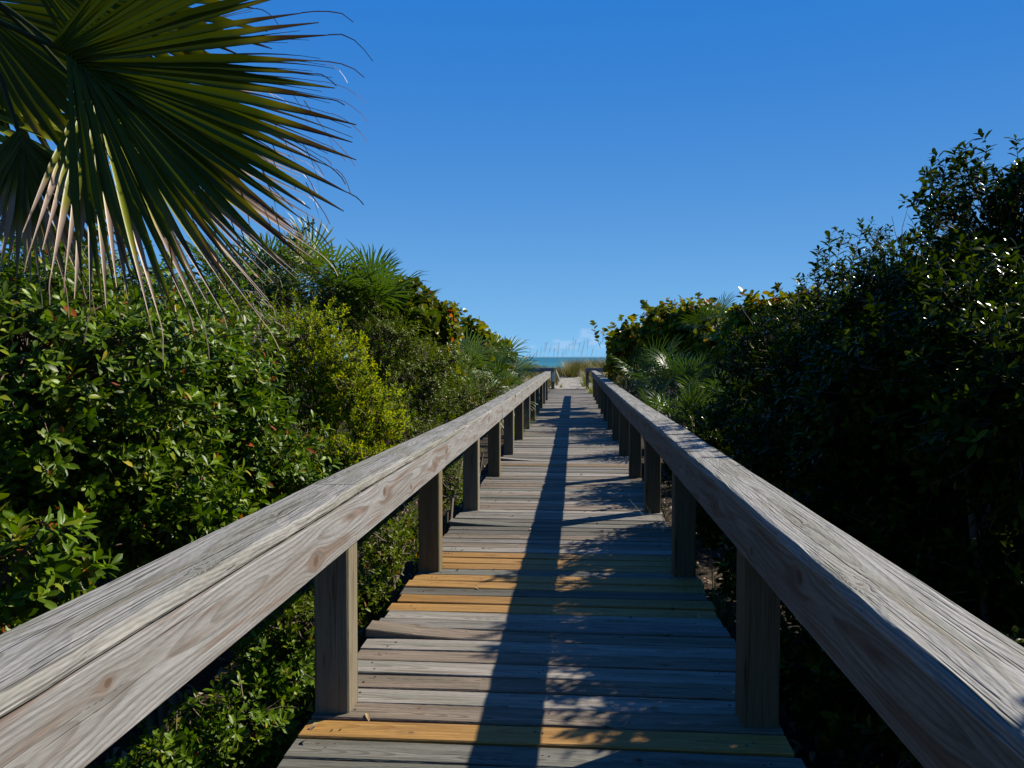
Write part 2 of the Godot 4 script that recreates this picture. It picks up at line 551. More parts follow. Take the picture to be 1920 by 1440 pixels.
func plant_species() -> void:
	M.bark = StandardMaterial3D.new()
	M.bark.vertex_color_use_as_albedo = true
	M.bark.roughness = 0.9
	var glossy := [leaf_mesh(0.078, 0.029, 0.62, 0.12, 0.28, 4), leaf_mesh(0.068, 0.027, 0.66, 0.28, 0.2, 4)]
	N.glossy = species(glossy, leaf_material(0.4, Color(0.74, 0.8, 0.06), 0.26), [Color(0.052, 0.098, 0.004), Color(0.082, 0.145, 0.005), Color(0.13, 0.2, 0.007), Color(0.18, 0.22, 0.01), Color(0.32, 0.26, 0.03), Color(0.3, 0.07, 0.02)], 8, 0.05, 0.35, 1.25)
	N.glossy.weights = [0.34, 0.34, 0.2, 0.085, 0.022, 0.013]
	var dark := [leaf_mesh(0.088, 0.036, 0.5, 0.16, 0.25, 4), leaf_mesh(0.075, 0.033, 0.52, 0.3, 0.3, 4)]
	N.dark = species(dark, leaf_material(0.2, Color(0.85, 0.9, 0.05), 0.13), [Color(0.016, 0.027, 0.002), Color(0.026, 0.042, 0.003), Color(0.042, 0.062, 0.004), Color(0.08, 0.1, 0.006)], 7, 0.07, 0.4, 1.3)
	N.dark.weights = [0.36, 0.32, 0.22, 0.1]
	N.dark.gap = 0.026
	var lime := [leaf_mesh(0.05, 0.019, 0.55, 0.15, 0.2, 3), leaf_mesh(0.042, 0.017, 0.55, 0.25, 0.25, 3)]
	N.lime = species(lime, leaf_material(0.55, Color(0.95, 0.95, 0.05), 0.15), [Color(0.24, 0.31, 0.006), Color(0.31, 0.35, 0.007), Color(0.42, 0.38, 0.01), Color(0.1, 0.155, 0.005)], 9, 0.07, 0.3, 1.2)
	N.lime.weights = [0.33, 0.24, 0.11, 0.32]
	var small := [leaf_mesh(0.046, 0.019, 0.55, 0.15, 0.25, 3), leaf_mesh(0.038, 0.017, 0.55, 0.25, 0.25, 3)]
	N.small = species(small, leaf_material(0.42, Color(0.8, 0.85, 0.08), 0.2), [Color(0.066, 0.1, 0.005), Color(0.1, 0.145, 0.006), Color(0.15, 0.19, 0.008), Color(0.12, 0.14, 0.01), Color(0.26, 0.12, 0.03)], 8, 0.06, 0.35, 1.3)
	N.small.weights = [0.3, 0.34, 0.23, 0.11, 0.02]
	var coin := [round_leaf(0.084), round_leaf(0.066)]
	N.grape = species(coin, leaf_material(0.36, Color(0.95, 0.9, 0.06), 0.25), [Color(0.08, 0.115, 0.006), Color(0.135, 0.175, 0.008), Color(0.21, 0.23, 0.01), Color(0.28, 0.22, 0.012), Color(0.36, 0.11, 0.02), Color(0.28, 0.05, 0.018)], 5, 0.12, 0.5, 1.5)
	N.grape.weights = [0.3, 0.33, 0.22, 0.1, 0.035, 0.015]
	N.grape.gap = 0.09
	var g2 := {}
	for k in N.grape:
		g2[k] = N.grape[k]
	g2.weights = [0.42, 0.36, 0.16, 0.04, 0.015, 0.005]
	N.grape_green = g2

# ------------------------------------------------------------------ fan palms
# one narrow pleated blade of a fan, hanging more and more towards its tip
func blade(from: Vector3, dir: Vector3, nor: Vector3, len: float, w_max: float, split: float, droop: float, col: Color, tip: Color, dry: float, rows: int, thread: float, fold := 0.45) -> ArrayMesh:
	var s := Sheet.new()
	var p := from
	var d := dir
	var prev := []
	var yellow := col.lerp(Color(0.3, 0.24, 0.03), 0.7)
	for i in rows + 1:
		var t := float(i) / rows
		var w := w_max * (t / split) if t < split else w_max * pow(maxf(0.0, 1.0 - (t - split) / (1.0 - split)), 0.85)
		w = maxf(w, 0.0075 if t < 0.3 else 0.0012)
		var side := nor.cross(d).normalized()
		var n2 := d.cross(side).normalized()
		var c := col
		if t > dry - 0.1:
			c = col.lerp(yellow, clampf((t - dry + 0.1) / 0.1, 0.0, 1.0))
		if t > dry:
			c = yellow.lerp(tip, clampf((t - dry) / 0.06, 0.0, 1.0))
		var row := [p - side * w + n2 * w * fold, p, p + side * w + n2 * w * fold, c, c * 1.1]
		if i > 0:
			s.quad(prev[0], row[0], row[1], prev[1], prev[3], row[3], row[4], prev[4])
			s.quad(prev[1], row[1], row[2], prev[2], prev[4], row[4], row[3], prev[3])
		prev = row
		p += d * len / rows
		d = (d + Vector3(0, -droop * t * t / rows * 3.0, 0)).normalized()
	if thread > 0.0:
		var q := p - d * len / rows
		var side := nor.cross(d).normalized()
		for i in 4:
			var q2 := q + d * thread * 0.25
			s.quad(q - side * 0.0016, q2 - side * 0.0013, q2 + side * 0.0013, q + side * 0.0016, tip, tip, tip, tip)
			q = q2
			d = (d + Vector3(rnd(-0.15, 0.15), rnd(-0.5, -0.05), rnd(-0.1, 0.1))).normalized()
	return s.mesh(true)

# a big fan leaf of a cabbage palm: stalk and rib are the frond, every blade a piece of it
func palm_frond(o: Node3D, crown: Vector3, hub: Vector3, towards: Vector3, nor: Vector3, radius: float, count: int, a0: float, a1: float, droop: float, dry: float, col: Color, tip: Color, sd: int, fold := 0.8, wide := 1.0) -> void:
	rng.seed = sd
	var ax := (towards - hub).normalized()
	nor = (nor - ax * nor.dot(ax)).normalized()
	var across := nor.cross(ax).normalized()
	var s := Sheet.new()
	var stalk := Color(0.03, 0.036, 0.008)
	var mid := hub - ax * crown.distance_to(hub) * 0.5 + Vector3(0, 0.05, 0)
	var line := []
	for i in 11:
		var t := i / 10.0
		line.append(crown.lerp(mid, t).lerp(mid.lerp(hub, t), t) - o.position)
	line.append(hub + ax * radius * 0.2 - nor * 0.01 - o.position)
	tube(s, line, 0.016, 0.005, 6, stalk)
	var fr := put("frond", s.mesh(), M.palm, o)
	var step := (a1 - a0) / (count - 1)
	for k in count:
		var a := a0 + step * k + rnd(-0.12, 0.12) * absf(step)
		var dir := (ax * cos(a) + across * sin(a) + nor * rnd(-0.05, 0.05)).normalized()
		var len := radius * (0.78 + 0.22 * cos(a)) * rnd(0.9, 1.06)
		var from := hub + ax * radius * 0.2 * maxf(0.0, cos(a)) * (1.0 - absf(a) / 2.2)
		from += nor * (0.004 if k % 2 == 0 else -0.004)
		var dr := dry + rnd(-0.12, 0.14)
		var w := len * absf(step) * 0.5 * 0.76
		var g := col * rnd(0.75, 1.25)
		g.a = 1.0
		var m := blade(from - o.position, dir, nor, len, clampf(w, 0.01, 0.036) * wide * rnd(0.85, 1.1), 0.56, droop * rnd(0.5, 1.5), g, tip * rnd(0.55, 1.15), dr, 11, (rnd(0.03, 0.15) if rng.randf() < 0.5 else 0.0), fold)
		put("blade", m, M.palm, fr)
		if k % 3 == 1 and k < count * 0.6:
			var hs := Sheet.new()
			var q := from + dir * len * rnd(0.7, 0.86) + Vector3(0, -0.03, 0) - o.position
			var hd := (dir * 0.5 + Vector3(0, -0.7, 0)).normalized()
			var hw := rnd(0.0022, 0.004)
			var hl := rnd(0.1, 0.26)
			for i in 6:
				var q2 := q + hd * hl / 6.0
				var hw2 := hw * (1.0 - (i + 1) / 6.5)
				hs.quad(q - ax * hw, q2 - ax * hw2, q2 + ax * hw2, q + ax * hw, tip, tip, tip, tip)
				q = q2
				hw = hw2
				hd = (hd + Vector3(rnd(-0.18, 0.18), -0.2, rnd(-0.1, 0.1))).normalized()
			put("dry_strip", hs.mesh(), M.palm, fr)

func palmetto_fans() -> void:
	M.frond = leaf_material(0.42, Color(0.8, 0.82, 0.08), 0.25)
	M.palm = leaf_material(0.4, Color(0.6, 0.62, 0.03), 0.25)
	M.fan_mats = {}
	N.fans = []
	for v in 4:
		rng.seed = 700 + v
		var s := Sheet.new()
		var n := 20
		for k in n:
			var a := lerpf(-1.9, 1.9, float(k) / (n - 1)) + rnd(-0.05, 0.05)
			var len := 0.46 * (0.75 + 0.25 * cos(a)) * rnd(0.88, 1.08)
			var d := Vector3(sin(a), cos(a), rnd(-0.1, 0.1) + 0.12).normalized()
			var side := d.cross(Vector3(0, 0, 1)).normalized()
			var w := 0.0115
			var p0 := Vector3(0, 0, 0)
			var sag := Vector3(0, 0, -0.05 - 0.05 * v) * len
			var p1 := d * len * 0.5
			var p2 := d * len * 0.8 + sag * 0.5
			var p3 := d * len + sag * 1.3
			var up := Vector3(0, 0, w * 0.55)
			var c := Color(1, 1, 1)
			var e := Color(1.25, 1.2, 1.0)
			s.quad(p0, p1 - side * w + up, p1, p0, c, c, c, c)
			s.quad(p0, p1, p1 + side * w + up, p0, c, c, c, c)
			s.quad(p1 - side * w + up, p2 - side * w * 0.75 + up, p2, p1, c, c, c, c)
			s.quad(p1, p2, p2 + side * w * 0.75 + up, p1 + side * w + up, c, c, c, c)
			s.tri(p2 - side * w * 0.75 + up, p3, p2, c, e, c)
			s.tri(p2, p3, p2 + side * w * 0.75 + up, c, e, c)
		# stalk, from the fan down
		tube(s, [Vector3(0, -0.5, -0.02), Vector3(0, -0.25, 0.01), Vector3(0, 0.02, 0)], 0.006, 0.004, 4, Color(1.1, 1.15, 0.9))
		N.fans.append(s.mesh())

func fan_material(c: Color, rough := 0.38) -> StandardMaterial3D:
	if not M.fan_mats.has(c):
		var m := leaf_material(rough, Color(0.66, 0.72, 0.1), 0.28)
		m.albedo_color = c.linear_to_srgb()
		M.fan_mats[c] = m
	return M.fan_mats[c]

func palmetto(label: String, group: String, crown: Vector3, count: int, size: float, cols: Array, sd: int, dead := 0.08) -> void:
	rng.seed = sd
	var base := Vector3(crown.x + rnd(-0.15, 0.15), ground(crown.x, crown.z), crown.z + rnd(-0.15, 0.15))
	if absf(base.x) < 1.15:
		base.x = signf(base.x) * 1.2
	var o := thing("saw_palmetto", label, "palmetto", base, group)
	var s := Sheet.new()
	var hub := crown - Vector3(0, 0.42 * size, 0)
	hub.y = maxf(hub.y, base.y + 0.05)
	tube(s, [Vector3.ZERO, (hub - base) * 0.5 + Vector3(0.04, 0, 0.03), hub - base], 0.055, 0.04, 7, Color(0.11, 0.075, 0.05))
	put("trunk", s.mesh(), M.bark, o)
	for k in count:
		var d := on_sphere()
		d.y = absf(d.y) * 0.85 + 0.12 if k % 5 else d.y * 0.4
		d = d.normalized()
		var sz := size * rnd(0.75, 1.15)
		var tip := hub + d * 0.5 * sz
		if absf(tip.x) < 1.15 and tip.z > -31.0 and tip.y < 1.15:
			continue
		var side := d.cross(Vector3(0, 1, 0)).normalized().rotated(d, rnd(-0.7, 0.7))
		var nor := side.cross(d).normalized()
		var fwd := (d * 0.9 + nor * rnd(-0.25, 0.3)).normalized()
		side = fwd.cross(nor).normalized()
		nor = side.cross(fwd).normalized()
		var c: Color = cols[rng.randi() % cols.size()]
		if rng.randf() < dead:
			c = Color(0.15, 0.105, 0.06)
		put("frond", N.fans[rng.randi() % N.fans.size()], fan_material(c), o, Transform3D(Basis(side * sz, fwd * sz, nor * sz), tip - base))

# ------------------------------------------------------------------ grass
func tuft_mesh(n: int, tall: float, spread: float, wide: float, cols: Array, sd: int, bend := 0.6) -> ArrayMesh:
	rng.seed = sd
	var s := Sheet.new()
	for k in n:
		var a := rnd(0, TAU)
		var out := Vector3(cos(a), 0, sin(a))
		var p := out * rnd(0.0, spread * 0.25)
		var d := (Vector3(0, 1, 0) + out * rnd(0.05, 0.55)).normalized()
		var h := tall * rnd(0.55, 1.1)
		var side := d.cross(out).normalized()
		if side.length() < 0.5:
			side = Vector3(1, 0, 0)
		var c: Color = cols[rng.randi() % cols.size()]
		var rows := 4
		var w0 := wide
		for i in rows:
			var q := p + d * h / rows
			var w1 := wide * (1.0 - (i + 1.0) / rows) + 0.0004
			s.quad(p - side * w0, q - side * w1, q + side * w1, p + side * w0, c, c * 1.1, c * 1.1, c)
			p = q
			w0 = w1
			d = (d + out * bend * 0.3 + Vector3(0, -0.12 * bend * i, 0)).normalized()
	return s.mesh()

func scatter(called: String, mesh: Mesh, mat: Material, xfs: Array[Transform3D], tints := PackedColorArray()) -> MultiMeshInstance3D:
	var mm := MultiMesh.new()
	mm.transform_format = MultiMesh.TRANSFORM_3D
	mm.use_colors = tints.size() > 0
	mm.mesh = mesh
	mm.instance_count = xfs.size()
	for i in xfs.size():
		mm.set_instance_transform(i, xfs[i])
		if tints.size() > 0:
			mm.set_instance_color(i, tints[i])
	var o := MultiMeshInstance3D.new()
	o.name = numbered(called)
	o.multimesh = mm
	o.material_override = mat
	o.set_meta("kind", "stuff")
	add_child(o, true)
	return o

# ------------------------------------------------------------------ terrain
var tn: FastNoiseLite
func ground(x: float, z: float) -> float:
	var d := -z
	var along := smoothstep(24.0, 37.0, d)
	var low := -0.52 + 0.3 * smoothstep(1.6, 5.0, absf(x)) + 0.35 * smoothstep(5.0, 14.0, absf(x))
	var h := lerpf(low, -0.02 + 0.25 * smoothstep(1.6, 5.0, absf(x)), along)
	h += 0.16 * smoothstep(44.0, 52.0, d) * (1.0 - smoothstep(54.0, 60.0, d))
	h -= 3.6 * smoothstep(58.0, 95.0, d)
	var bank := smoothstep(1.3, 2.6, absf(x - path_mid(d)))
	h += tn.get_noise_2d(x, z) * 0.1 * maxf(0.25, bank)
	return h

func path_mid(d: float) -> float:
	return 0.0 - 0.0 * d if d < 37.0 else -0.1 - 0.02 * (d - 37.0) + 0.0

func grid(xs: Array, zs: Array, height: Callable, tint: Callable) -> ArrayMesh:
	var st := SurfaceTool.new()
	st.begin(Mesh.PRIMITIVE_TRIANGLES)
	st.set_smooth_group(0)
	for z in zs:
		for x in xs:
			st.set_color(tint.call(x, z))
			st.set_uv(Vector2(x, z))
			st.add_vertex(Vector3(x, height.call(x, z), z))
	var n := xs.size()
	for j in zs.size() - 1:
		for i in n - 1:
			var a := j * n + i
			for q in [a, a + 1, a + n + 1, a, a + n + 1, a + n]:
				st.add_index(q)
	st.generate_normals()
	return st.commit()

func steps(parts: Array) -> Array:
	var out := []
	for p in parts:
		var x: float = p[0]
		while x < p[1] - 0.0001:
			out.append(x)
			x += p[2]
	out.append(parts[-1][1])
	return out

func noise_texture(freq: float, sd: int, lo: Color, hi: Color, size := 512, octaves := 4) -> NoiseTexture2D:
	var t := NoiseTexture2D.new()
	t.width = size
	t.height = size
	t.seamless = true
	t.noise = noise(freq, sd, octaves)
	var g := Gradient.new()
	g.set_color(0, lo)
	g.set_color(1, hi)
	t.color_ramp = g
	return t

func soil_tint(x: float, z: float) -> Color:
	var sand := smoothstep(33.0, 40.0, -z + tn.get_noise_2d(x * 2.0, z * 2.0) * 4.0)
	return Color(0.05, 0.037, 0.026).lerp(Color(0.3, 0.265, 0.22), sand)

func sea_tint(x: float, z: float) -> Color:
	var f := smoothstep(90.0, 900.0, -z)
	return Color(0.016, 0.16, 0.165).lerp(Color(0.005, 0.075, 0.1), f)

func sea_level(_x: float, _z: float) -> float:
	return -2.9

func path_height(x: float, z: float) -> float:
	return ground(x, z) + 0.03 + 0.035 * N.prints.get_noise_2d(x, z)

func path_tint(_x: float, _z: float) -> Color:
	return Color(0.47, 0.44, 0.39)

# ------------------------------------------------------------------ build
func _ready() -> void:
	cam = Camera3D.new()
	cam.name = "camera"
	cam.fov = rad_to_deg(2.0 * atan(720.0 / FOCAL))
	cam.near = 0.05
	cam.far = 40000.0
	add_child(cam)
	cam.position = EYE
	cam.rotation = Vector3(-atan(50.0 / FOCAL), atan(118.0 / FOCAL), 0.0)
	cam.current = true

	var env := Environment.new()
	env.background_mode = Environment.BG_SKY
	var sky_mat := ProceduralSkyMaterial.new()
	sky_mat.sky_top_color = lin(0.0052, 0.08, 0.282)
	sky_mat.sky_horizon_color = lin(0.108, 0.25, 0.4)
	sky_mat.sky_curve = 0.118
	sky_mat.ground_bottom_color = lin(0.06, 0.06, 0.05)
	sky_mat.ground_horizon_color = lin(0.1, 0.2, 0.26)
	sky_mat.sun_angle_max = 6.0
	sky_mat.sky_cover = clouds()
	sky_mat.sky_cover_modulate = Color(1, 1, 1, 1)
	env.sky = Sky.new()
	env.sky.sky_material = sky_mat
	env.tonemap_mode = Environment.TONE_MAPPER_LINEAR
	env.tonemap_exposure = 2.2
	env.sdfgi_enabled = true
	env.ssao_enabled = true
	env.ssil_enabled = true
	var we := WorldEnvironment.new()
	we.name = "world_environment"
	we.environment = env
	add_child(we)

	var sun := DirectionalLight3D.new()
	sun.name = "sun"
	sun.light_energy = 1.6
	sun.light_color = Color(1.0, 0.965, 0.9)
	sun.light_angular_distance = 0.5
	sun.shadow_enabled = true
	add_child(sun)
	sun.basis = Basis.looking_at(-Vector3(1.0, 0.926, -0.73).normalized(), Vector3.UP)

	tn = noise(0.35, 9, 3)
	N.prints = noise(2.6, 77, 3)
	tree_materials()
	plant_species()
	palmetto_fans()

	land()
	boardwalk()
	handrails()
	beach_end()
	thickets_under_palm()
	thickets_in_shade()
	palm()
	dune()
	litter()

func clouds() -> ImageTexture:
	var w := 4096
	var h := 2048
	var img := Image.create(w, h, false, Image.FORMAT_RGBA8)
	img.fill(Color(0, 0, 0, 0))
	var big := noise(1.0, 5)
	var fine := noise(1.0, 6, 4)
	var x := 0
	for yy in range(int(h * 0.5) - 52, int(h * 0.5) - 2):
		var el := (h * 0.5 - yy) / h * 180.0
		for xx in w:
			var az := float(xx) / w * 360.0
			var q := az / 360.0 * TAU
			var ring := Vector3(cos(q), sin(q), 0)
			var tall := 0.5 + 1.9 * clampf(big.get_noise_3d(ring.x * 9.0, ring.y * 9.0, 0.0) * 0.5 + 0.6 + 0.6 * big.get_noise_3d(ring.x * 38.0, ring.y * 38.0, 4.0), 0.0, 1.5)
			var edge := tall + 0.55 * fine.get_noise_3d(ring.x * 48.0, ring.y * 48.0, el * 2.2)
			var a := smoothstep(0.0, 0.45, edge - el) * smoothstep(0.5, 0.85, el)
			a *= smoothstep(-0.15, 0.35, fine.get_noise_3d(ring.x * 40.0, ring.y * 40.0, el * 2.6 + 9.0) + 0.2)
			if a > 0.01:
				img.set_pixel(xx, yy, Color(0.28, 0.2, 0.16, a * 0.85))
	return ImageTexture.create_from_image(img)

func land() -> void:
	var soil := StandardMaterial3D.new()
	soil.vertex_color_use_as_albedo = true
	soil.roughness = 0.95
	soil.metallic_specular = 0.2
	soil.albedo_texture = noise_texture(0.03, 21, Color(0.62, 0.6, 0.58), Color(1, 1, 1))
	soil.heightmap_enabled = true
	soil.heightmap_texture = noise_texture(0.05, 22, Color(0, 0, 0), Color(1, 1, 1))
	soil.heightmap_scale = 2.5
	soil.uv1_scale = Vector3(0.8, 0.8, 0.8)
	var xs := steps([[-400.0, -40.0, 40.0], [-40.0, -8.0, 2.0], [-8.0, 8.0, 0.4], [8.0, 40.0, 2.0], [40.0, 400.0, 40.0]])
	var zs := steps([[-140.0, -64.0, 2.0], [-64.0, 4.0, 0.5], [4.0, 40.0, 4.0], [40.0, 400.0, 40.0]])
	structure(put("ground", grid(xs, zs, ground, soil_tint), soil, self))
	var sandm: StandardMaterial3D = soil.duplicate()
	sandm.heightmap_scale = 3.0
	sandm.uv1_scale = Vector3(1.6, 1.6, 1.6)
	var xs2 := steps([[-2.3, 1.9, 0.07]])
	var zs2 := steps([[-60.0, -36.6, 0.1]])
	structure(put("sand_path", grid(xs2, zs2, path_height, path_tint), sandm, self))
	var water := StandardMaterial3D.new()
	water.vertex_color_use_as_albedo = true
	water.roughness = 0.35
	water.metallic_specular = 0.25
	var xs3 := steps([[-30000.0, -2000.0, 4000.0], [-2000.0, 2000.0, 200.0], [2000.0, 30000.0, 4000.0]])
	var zs3 := steps([[-30000.0, -2000.0, 4000.0], [-2000.0, -200.0, 150.0], [-200.0, -70.0, 10.0]])
	structure(put("sea", grid(xs3, zs3, sea_level, sea_tint), water, self))

func boardwalk() -> void:
	var o := Node3D.new()
	o.name = numbered("boardwalk")
	structure(o)
	o.set_meta("label", "weathered plank boardwalk with a few fresh orange boards leading to the sea")
	add_child(o, true)
	rng.seed = 12
	var meshes := []
	for i in 8:
		meshes.append(board_mesh(1.83 + rnd(-0.012, 0.012), rnd(0.136, 0.142), rnd(-0.004, 0.007), -1.0 if i % 2 else 1.0, rnd(-0.001, 0.0025), rnd(-0.006, 0.006), 3))
	var curled := [board_mesh(1.86, 0.139, 0.042, -1.0, 0.002, 0.006, 7), board_mesh(1.85, 0.14, 0.035, -1.0, 0.002, -0.005, 7)]
	var fresh := {0: 1, 1: 1, 3: 1, 4: 1, 6: 1, 7: 1, 8: 1, -10: 1}
	var k := -27
	while true:
		var d := 4.5 + 0.152 * k
		if d > 36.95:
			break
		var m: Material = M.boards[rng.randi() % M.boards.size()]
		var mesh: Mesh = meshes[rng.randi() % meshes.size()]
		if fresh.has(k):
			m = M.fresh[rng.randi() % M.fresh.size()]
			mesh = meshes[(k + 20) % 4 * 2]
		elif k == 40 or k == 69:
			m = M.half
		if k == -3 or k == 43:
			mesh = curled[0]
		if k == 15:
			mesh = curled[1]
		var b := put("board", mesh, m, o)
		b.position = Vector3(rnd(-0.014, 0.014), rnd(-0.004, 0.003), -d + rnd(-0.003, 0.003))
		b.rotation = Vector3(rnd(-0.012, 0.012), rnd(-0.003, 0.003), rnd(-0.002, 0.002))
		if rng.randf() < 0.5 and not (k in [-3, 15, 43]):
			b.rotation.y += PI
		k += 1
	var spots: Array[Transform3D] = []
	for b in o.get_children():
		for x in [-0.79, -0.76, 0.0, 0.03, 0.77, 0.8]:
			var p: Vector3 = b.transform * Vector3(x + rnd(-0.008, 0.008), 0.0006, rnd(-0.045, 0.045))
			spots.append(Transform3D(Basis().scaled(Vector3.ONE * rnd(0.8, 1.2)), p))
	var head := CylinderMesh.new()
	head.top_radius = 0.0042
	head.bottom_radius = 0.0046
	head.height = 0.002
	head.radial_segments = 8
	head.rings = 0
	var rust := StandardMaterial3D.new()
	rust.albedo_color = lin(0.05, 0.035, 0.028)
	rust.roughness = 0.8
	var nails := MultiMesh.new()
	nails.transform_format = MultiMesh.TRANSFORM_3D
	nails.mesh = head
	nails.instance_count = spots.size()
	for i in spots.size():
		nails.set_instance_transform(i, spots[i])
	var nail_heads := MultiMeshInstance3D.new()
	nail_heads.name = "nail_heads"
	nail_heads.multimesh = nails
	nail_heads.material_override = rust
	nail_heads.set_meta("kind", "stuff")
	o.add_child(nail_heads, true)
	for x in [-0.78, 0.0, 0.78]:
		put("stringer", timber(Vector3(x, -0.14, -0.4), Vector3(x, -0.14, -36.8), Vector3(1, 0, 0), 0.06, 0.19, 0.004, 0.0, 8.0, 2), M.post, o)

func handrail(side: float, label: String, drops: Array, ends: float) -> void:
	# side: -1 below the palm, +1 below the dark bush
	var o := thing("handrail", label, "handrail", Vector3(side * 0.92, 0, 0))
	var x_in := 0.742
	var posts := 13 if side < 0 else 14
	for k in range(0, posts):
		var d := 1.03 + 2.14 * k
		if d > ends:
			break
		var dy: float = drops[mini(k, drops.size() - 1)]
		var x0 := side * (x_in + 0.0255)
		var x1 := side * (x_in + 0.1655)
		var mid := Vector3((x0 + x1) * 0.5, 0, -d) - o.position
		put("post", timber(mid + Vector3(0, -0.6, 0), mid + Vector3(0, 0.872 + dy, 0), Vector3(0, 0, 1), 0.14, 0.14, 0.007, 0.0, 0.97, 3, rnd(-0.004, 0.004)), (M.post if k % 2 else M.post_b) if side < 0 else M.post_shaded, o)
	# side beams: two bays each, butted on the posts; they follow the posts' heights
	var marks := [-0.9]
	var d2 := 5.34
	while d2 < ends - 1.0:
		marks.append(d2)
		d2 += 4.28
	marks.append(ends)
	for i in marks.size() - 1:
		var a: float = marks[i]
		var b: float = marks[i + 1]
		var ya := 0.7875 + height_at(drops, a)
		var yb2 := 0.7875 + height_at(drops, b)
		var jog := 0.0 if side < 0 else 0.0
		var xm := side * (x_in + 0.0112 + (0.002 if i % 2 else 0.0))
		var m: StandardMaterial3D = M.side_near if i == 0 else M.side_far
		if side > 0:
			m = M.side_shaded if i == 0 else M.side_shaded_far
		if i == 0:
			# the first section runs from behind the eye over the full length of its texture, once and a bit
			var u0 := -0.43
			put("beam", timber(Vector3(xm, ya, -a) - o.position, Vector3(xm, yb2, -b + 0.004) - o.position, Vector3(-side, 0, 0), 0.0225, 0.175, 0.004, u0, u0 + (b - a) / 4.4, 8, 0.006), m, o)
		else:
			var u0 := 0.17 * i
			put("beam", timber(Vector3(xm, ya + 0.003 * (i % 2), -a - 0.004) - o.position, Vector3(xm, yb2, -b + 0.004) - o.position, Vector3(-side, 0, 0), 0.0225, 0.175, 0.004, u0, u0 + (b - a) / 4.4, 6, rnd(-0.006, 0.006)), m, o)
	# caps: their joints fall on other posts
	var cm := [-0.9, 3.14] if side < 0 else [-0.9, 5.37]
	d2 = cm[1] + 4.28
	while d2 < ends - 1.0:
		cm.append(d2)
		d2 += 4.28
	cm.append(ends + 0.05)
	for i in cm.size() - 1:
		var a: float = cm[i]
		var b: float = cm[i + 1]
		var ya := 0.8755 + height_at(drops, a) + (0.004 if side > 0 and i == 1 else 0.0)
		var yb3 := 0.8755 + height_at(drops, b)
		var inn := side * (x_in - 0.006 - (0.01 if side > 0 else 0.0) + 0.004 * (i % 3))
		var m: Material = M.cap_near if i == 0 else M.cap_far
		put("cap", cap(-a - o.position.z - 0.004, -b - o.position.z + 0.004, ya, yb3, inn - o.position.x, inn + side * 0.195 - o.position.x, 0.038, 40, int(40 + i + side), side), m, o)

func height_at(drops: Array, d: float) -> float:
	var k := (d - 1.03) / 2.14
	if k <= 0.0:
		return drops[0]
	var i := int(k)
	if i >= drops.size() - 1:
		return drops[-1]
	return lerpf(drops[i], drops[i + 1], k - i)

func handrails() -> void:
	handrail(-1.0, "grey timber handrail below the palm, its inner face in full sun", [0.0, 0.0, -0.02, -0.04, -0.022, -0.035, -0.02, -0.02, -0.01, 0.0, 0.0, 0.0, 0.01], 28.6)
	handrail(1.0, "grey timber handrail along the tall dark bush, its inner face in shade", [0.0, 0.0, -0.005, -0.015, -0.02, -0.035, -0.02, -0.01, -0.01, 0.0, 0.0, 0.01, 0.01], 30.3)

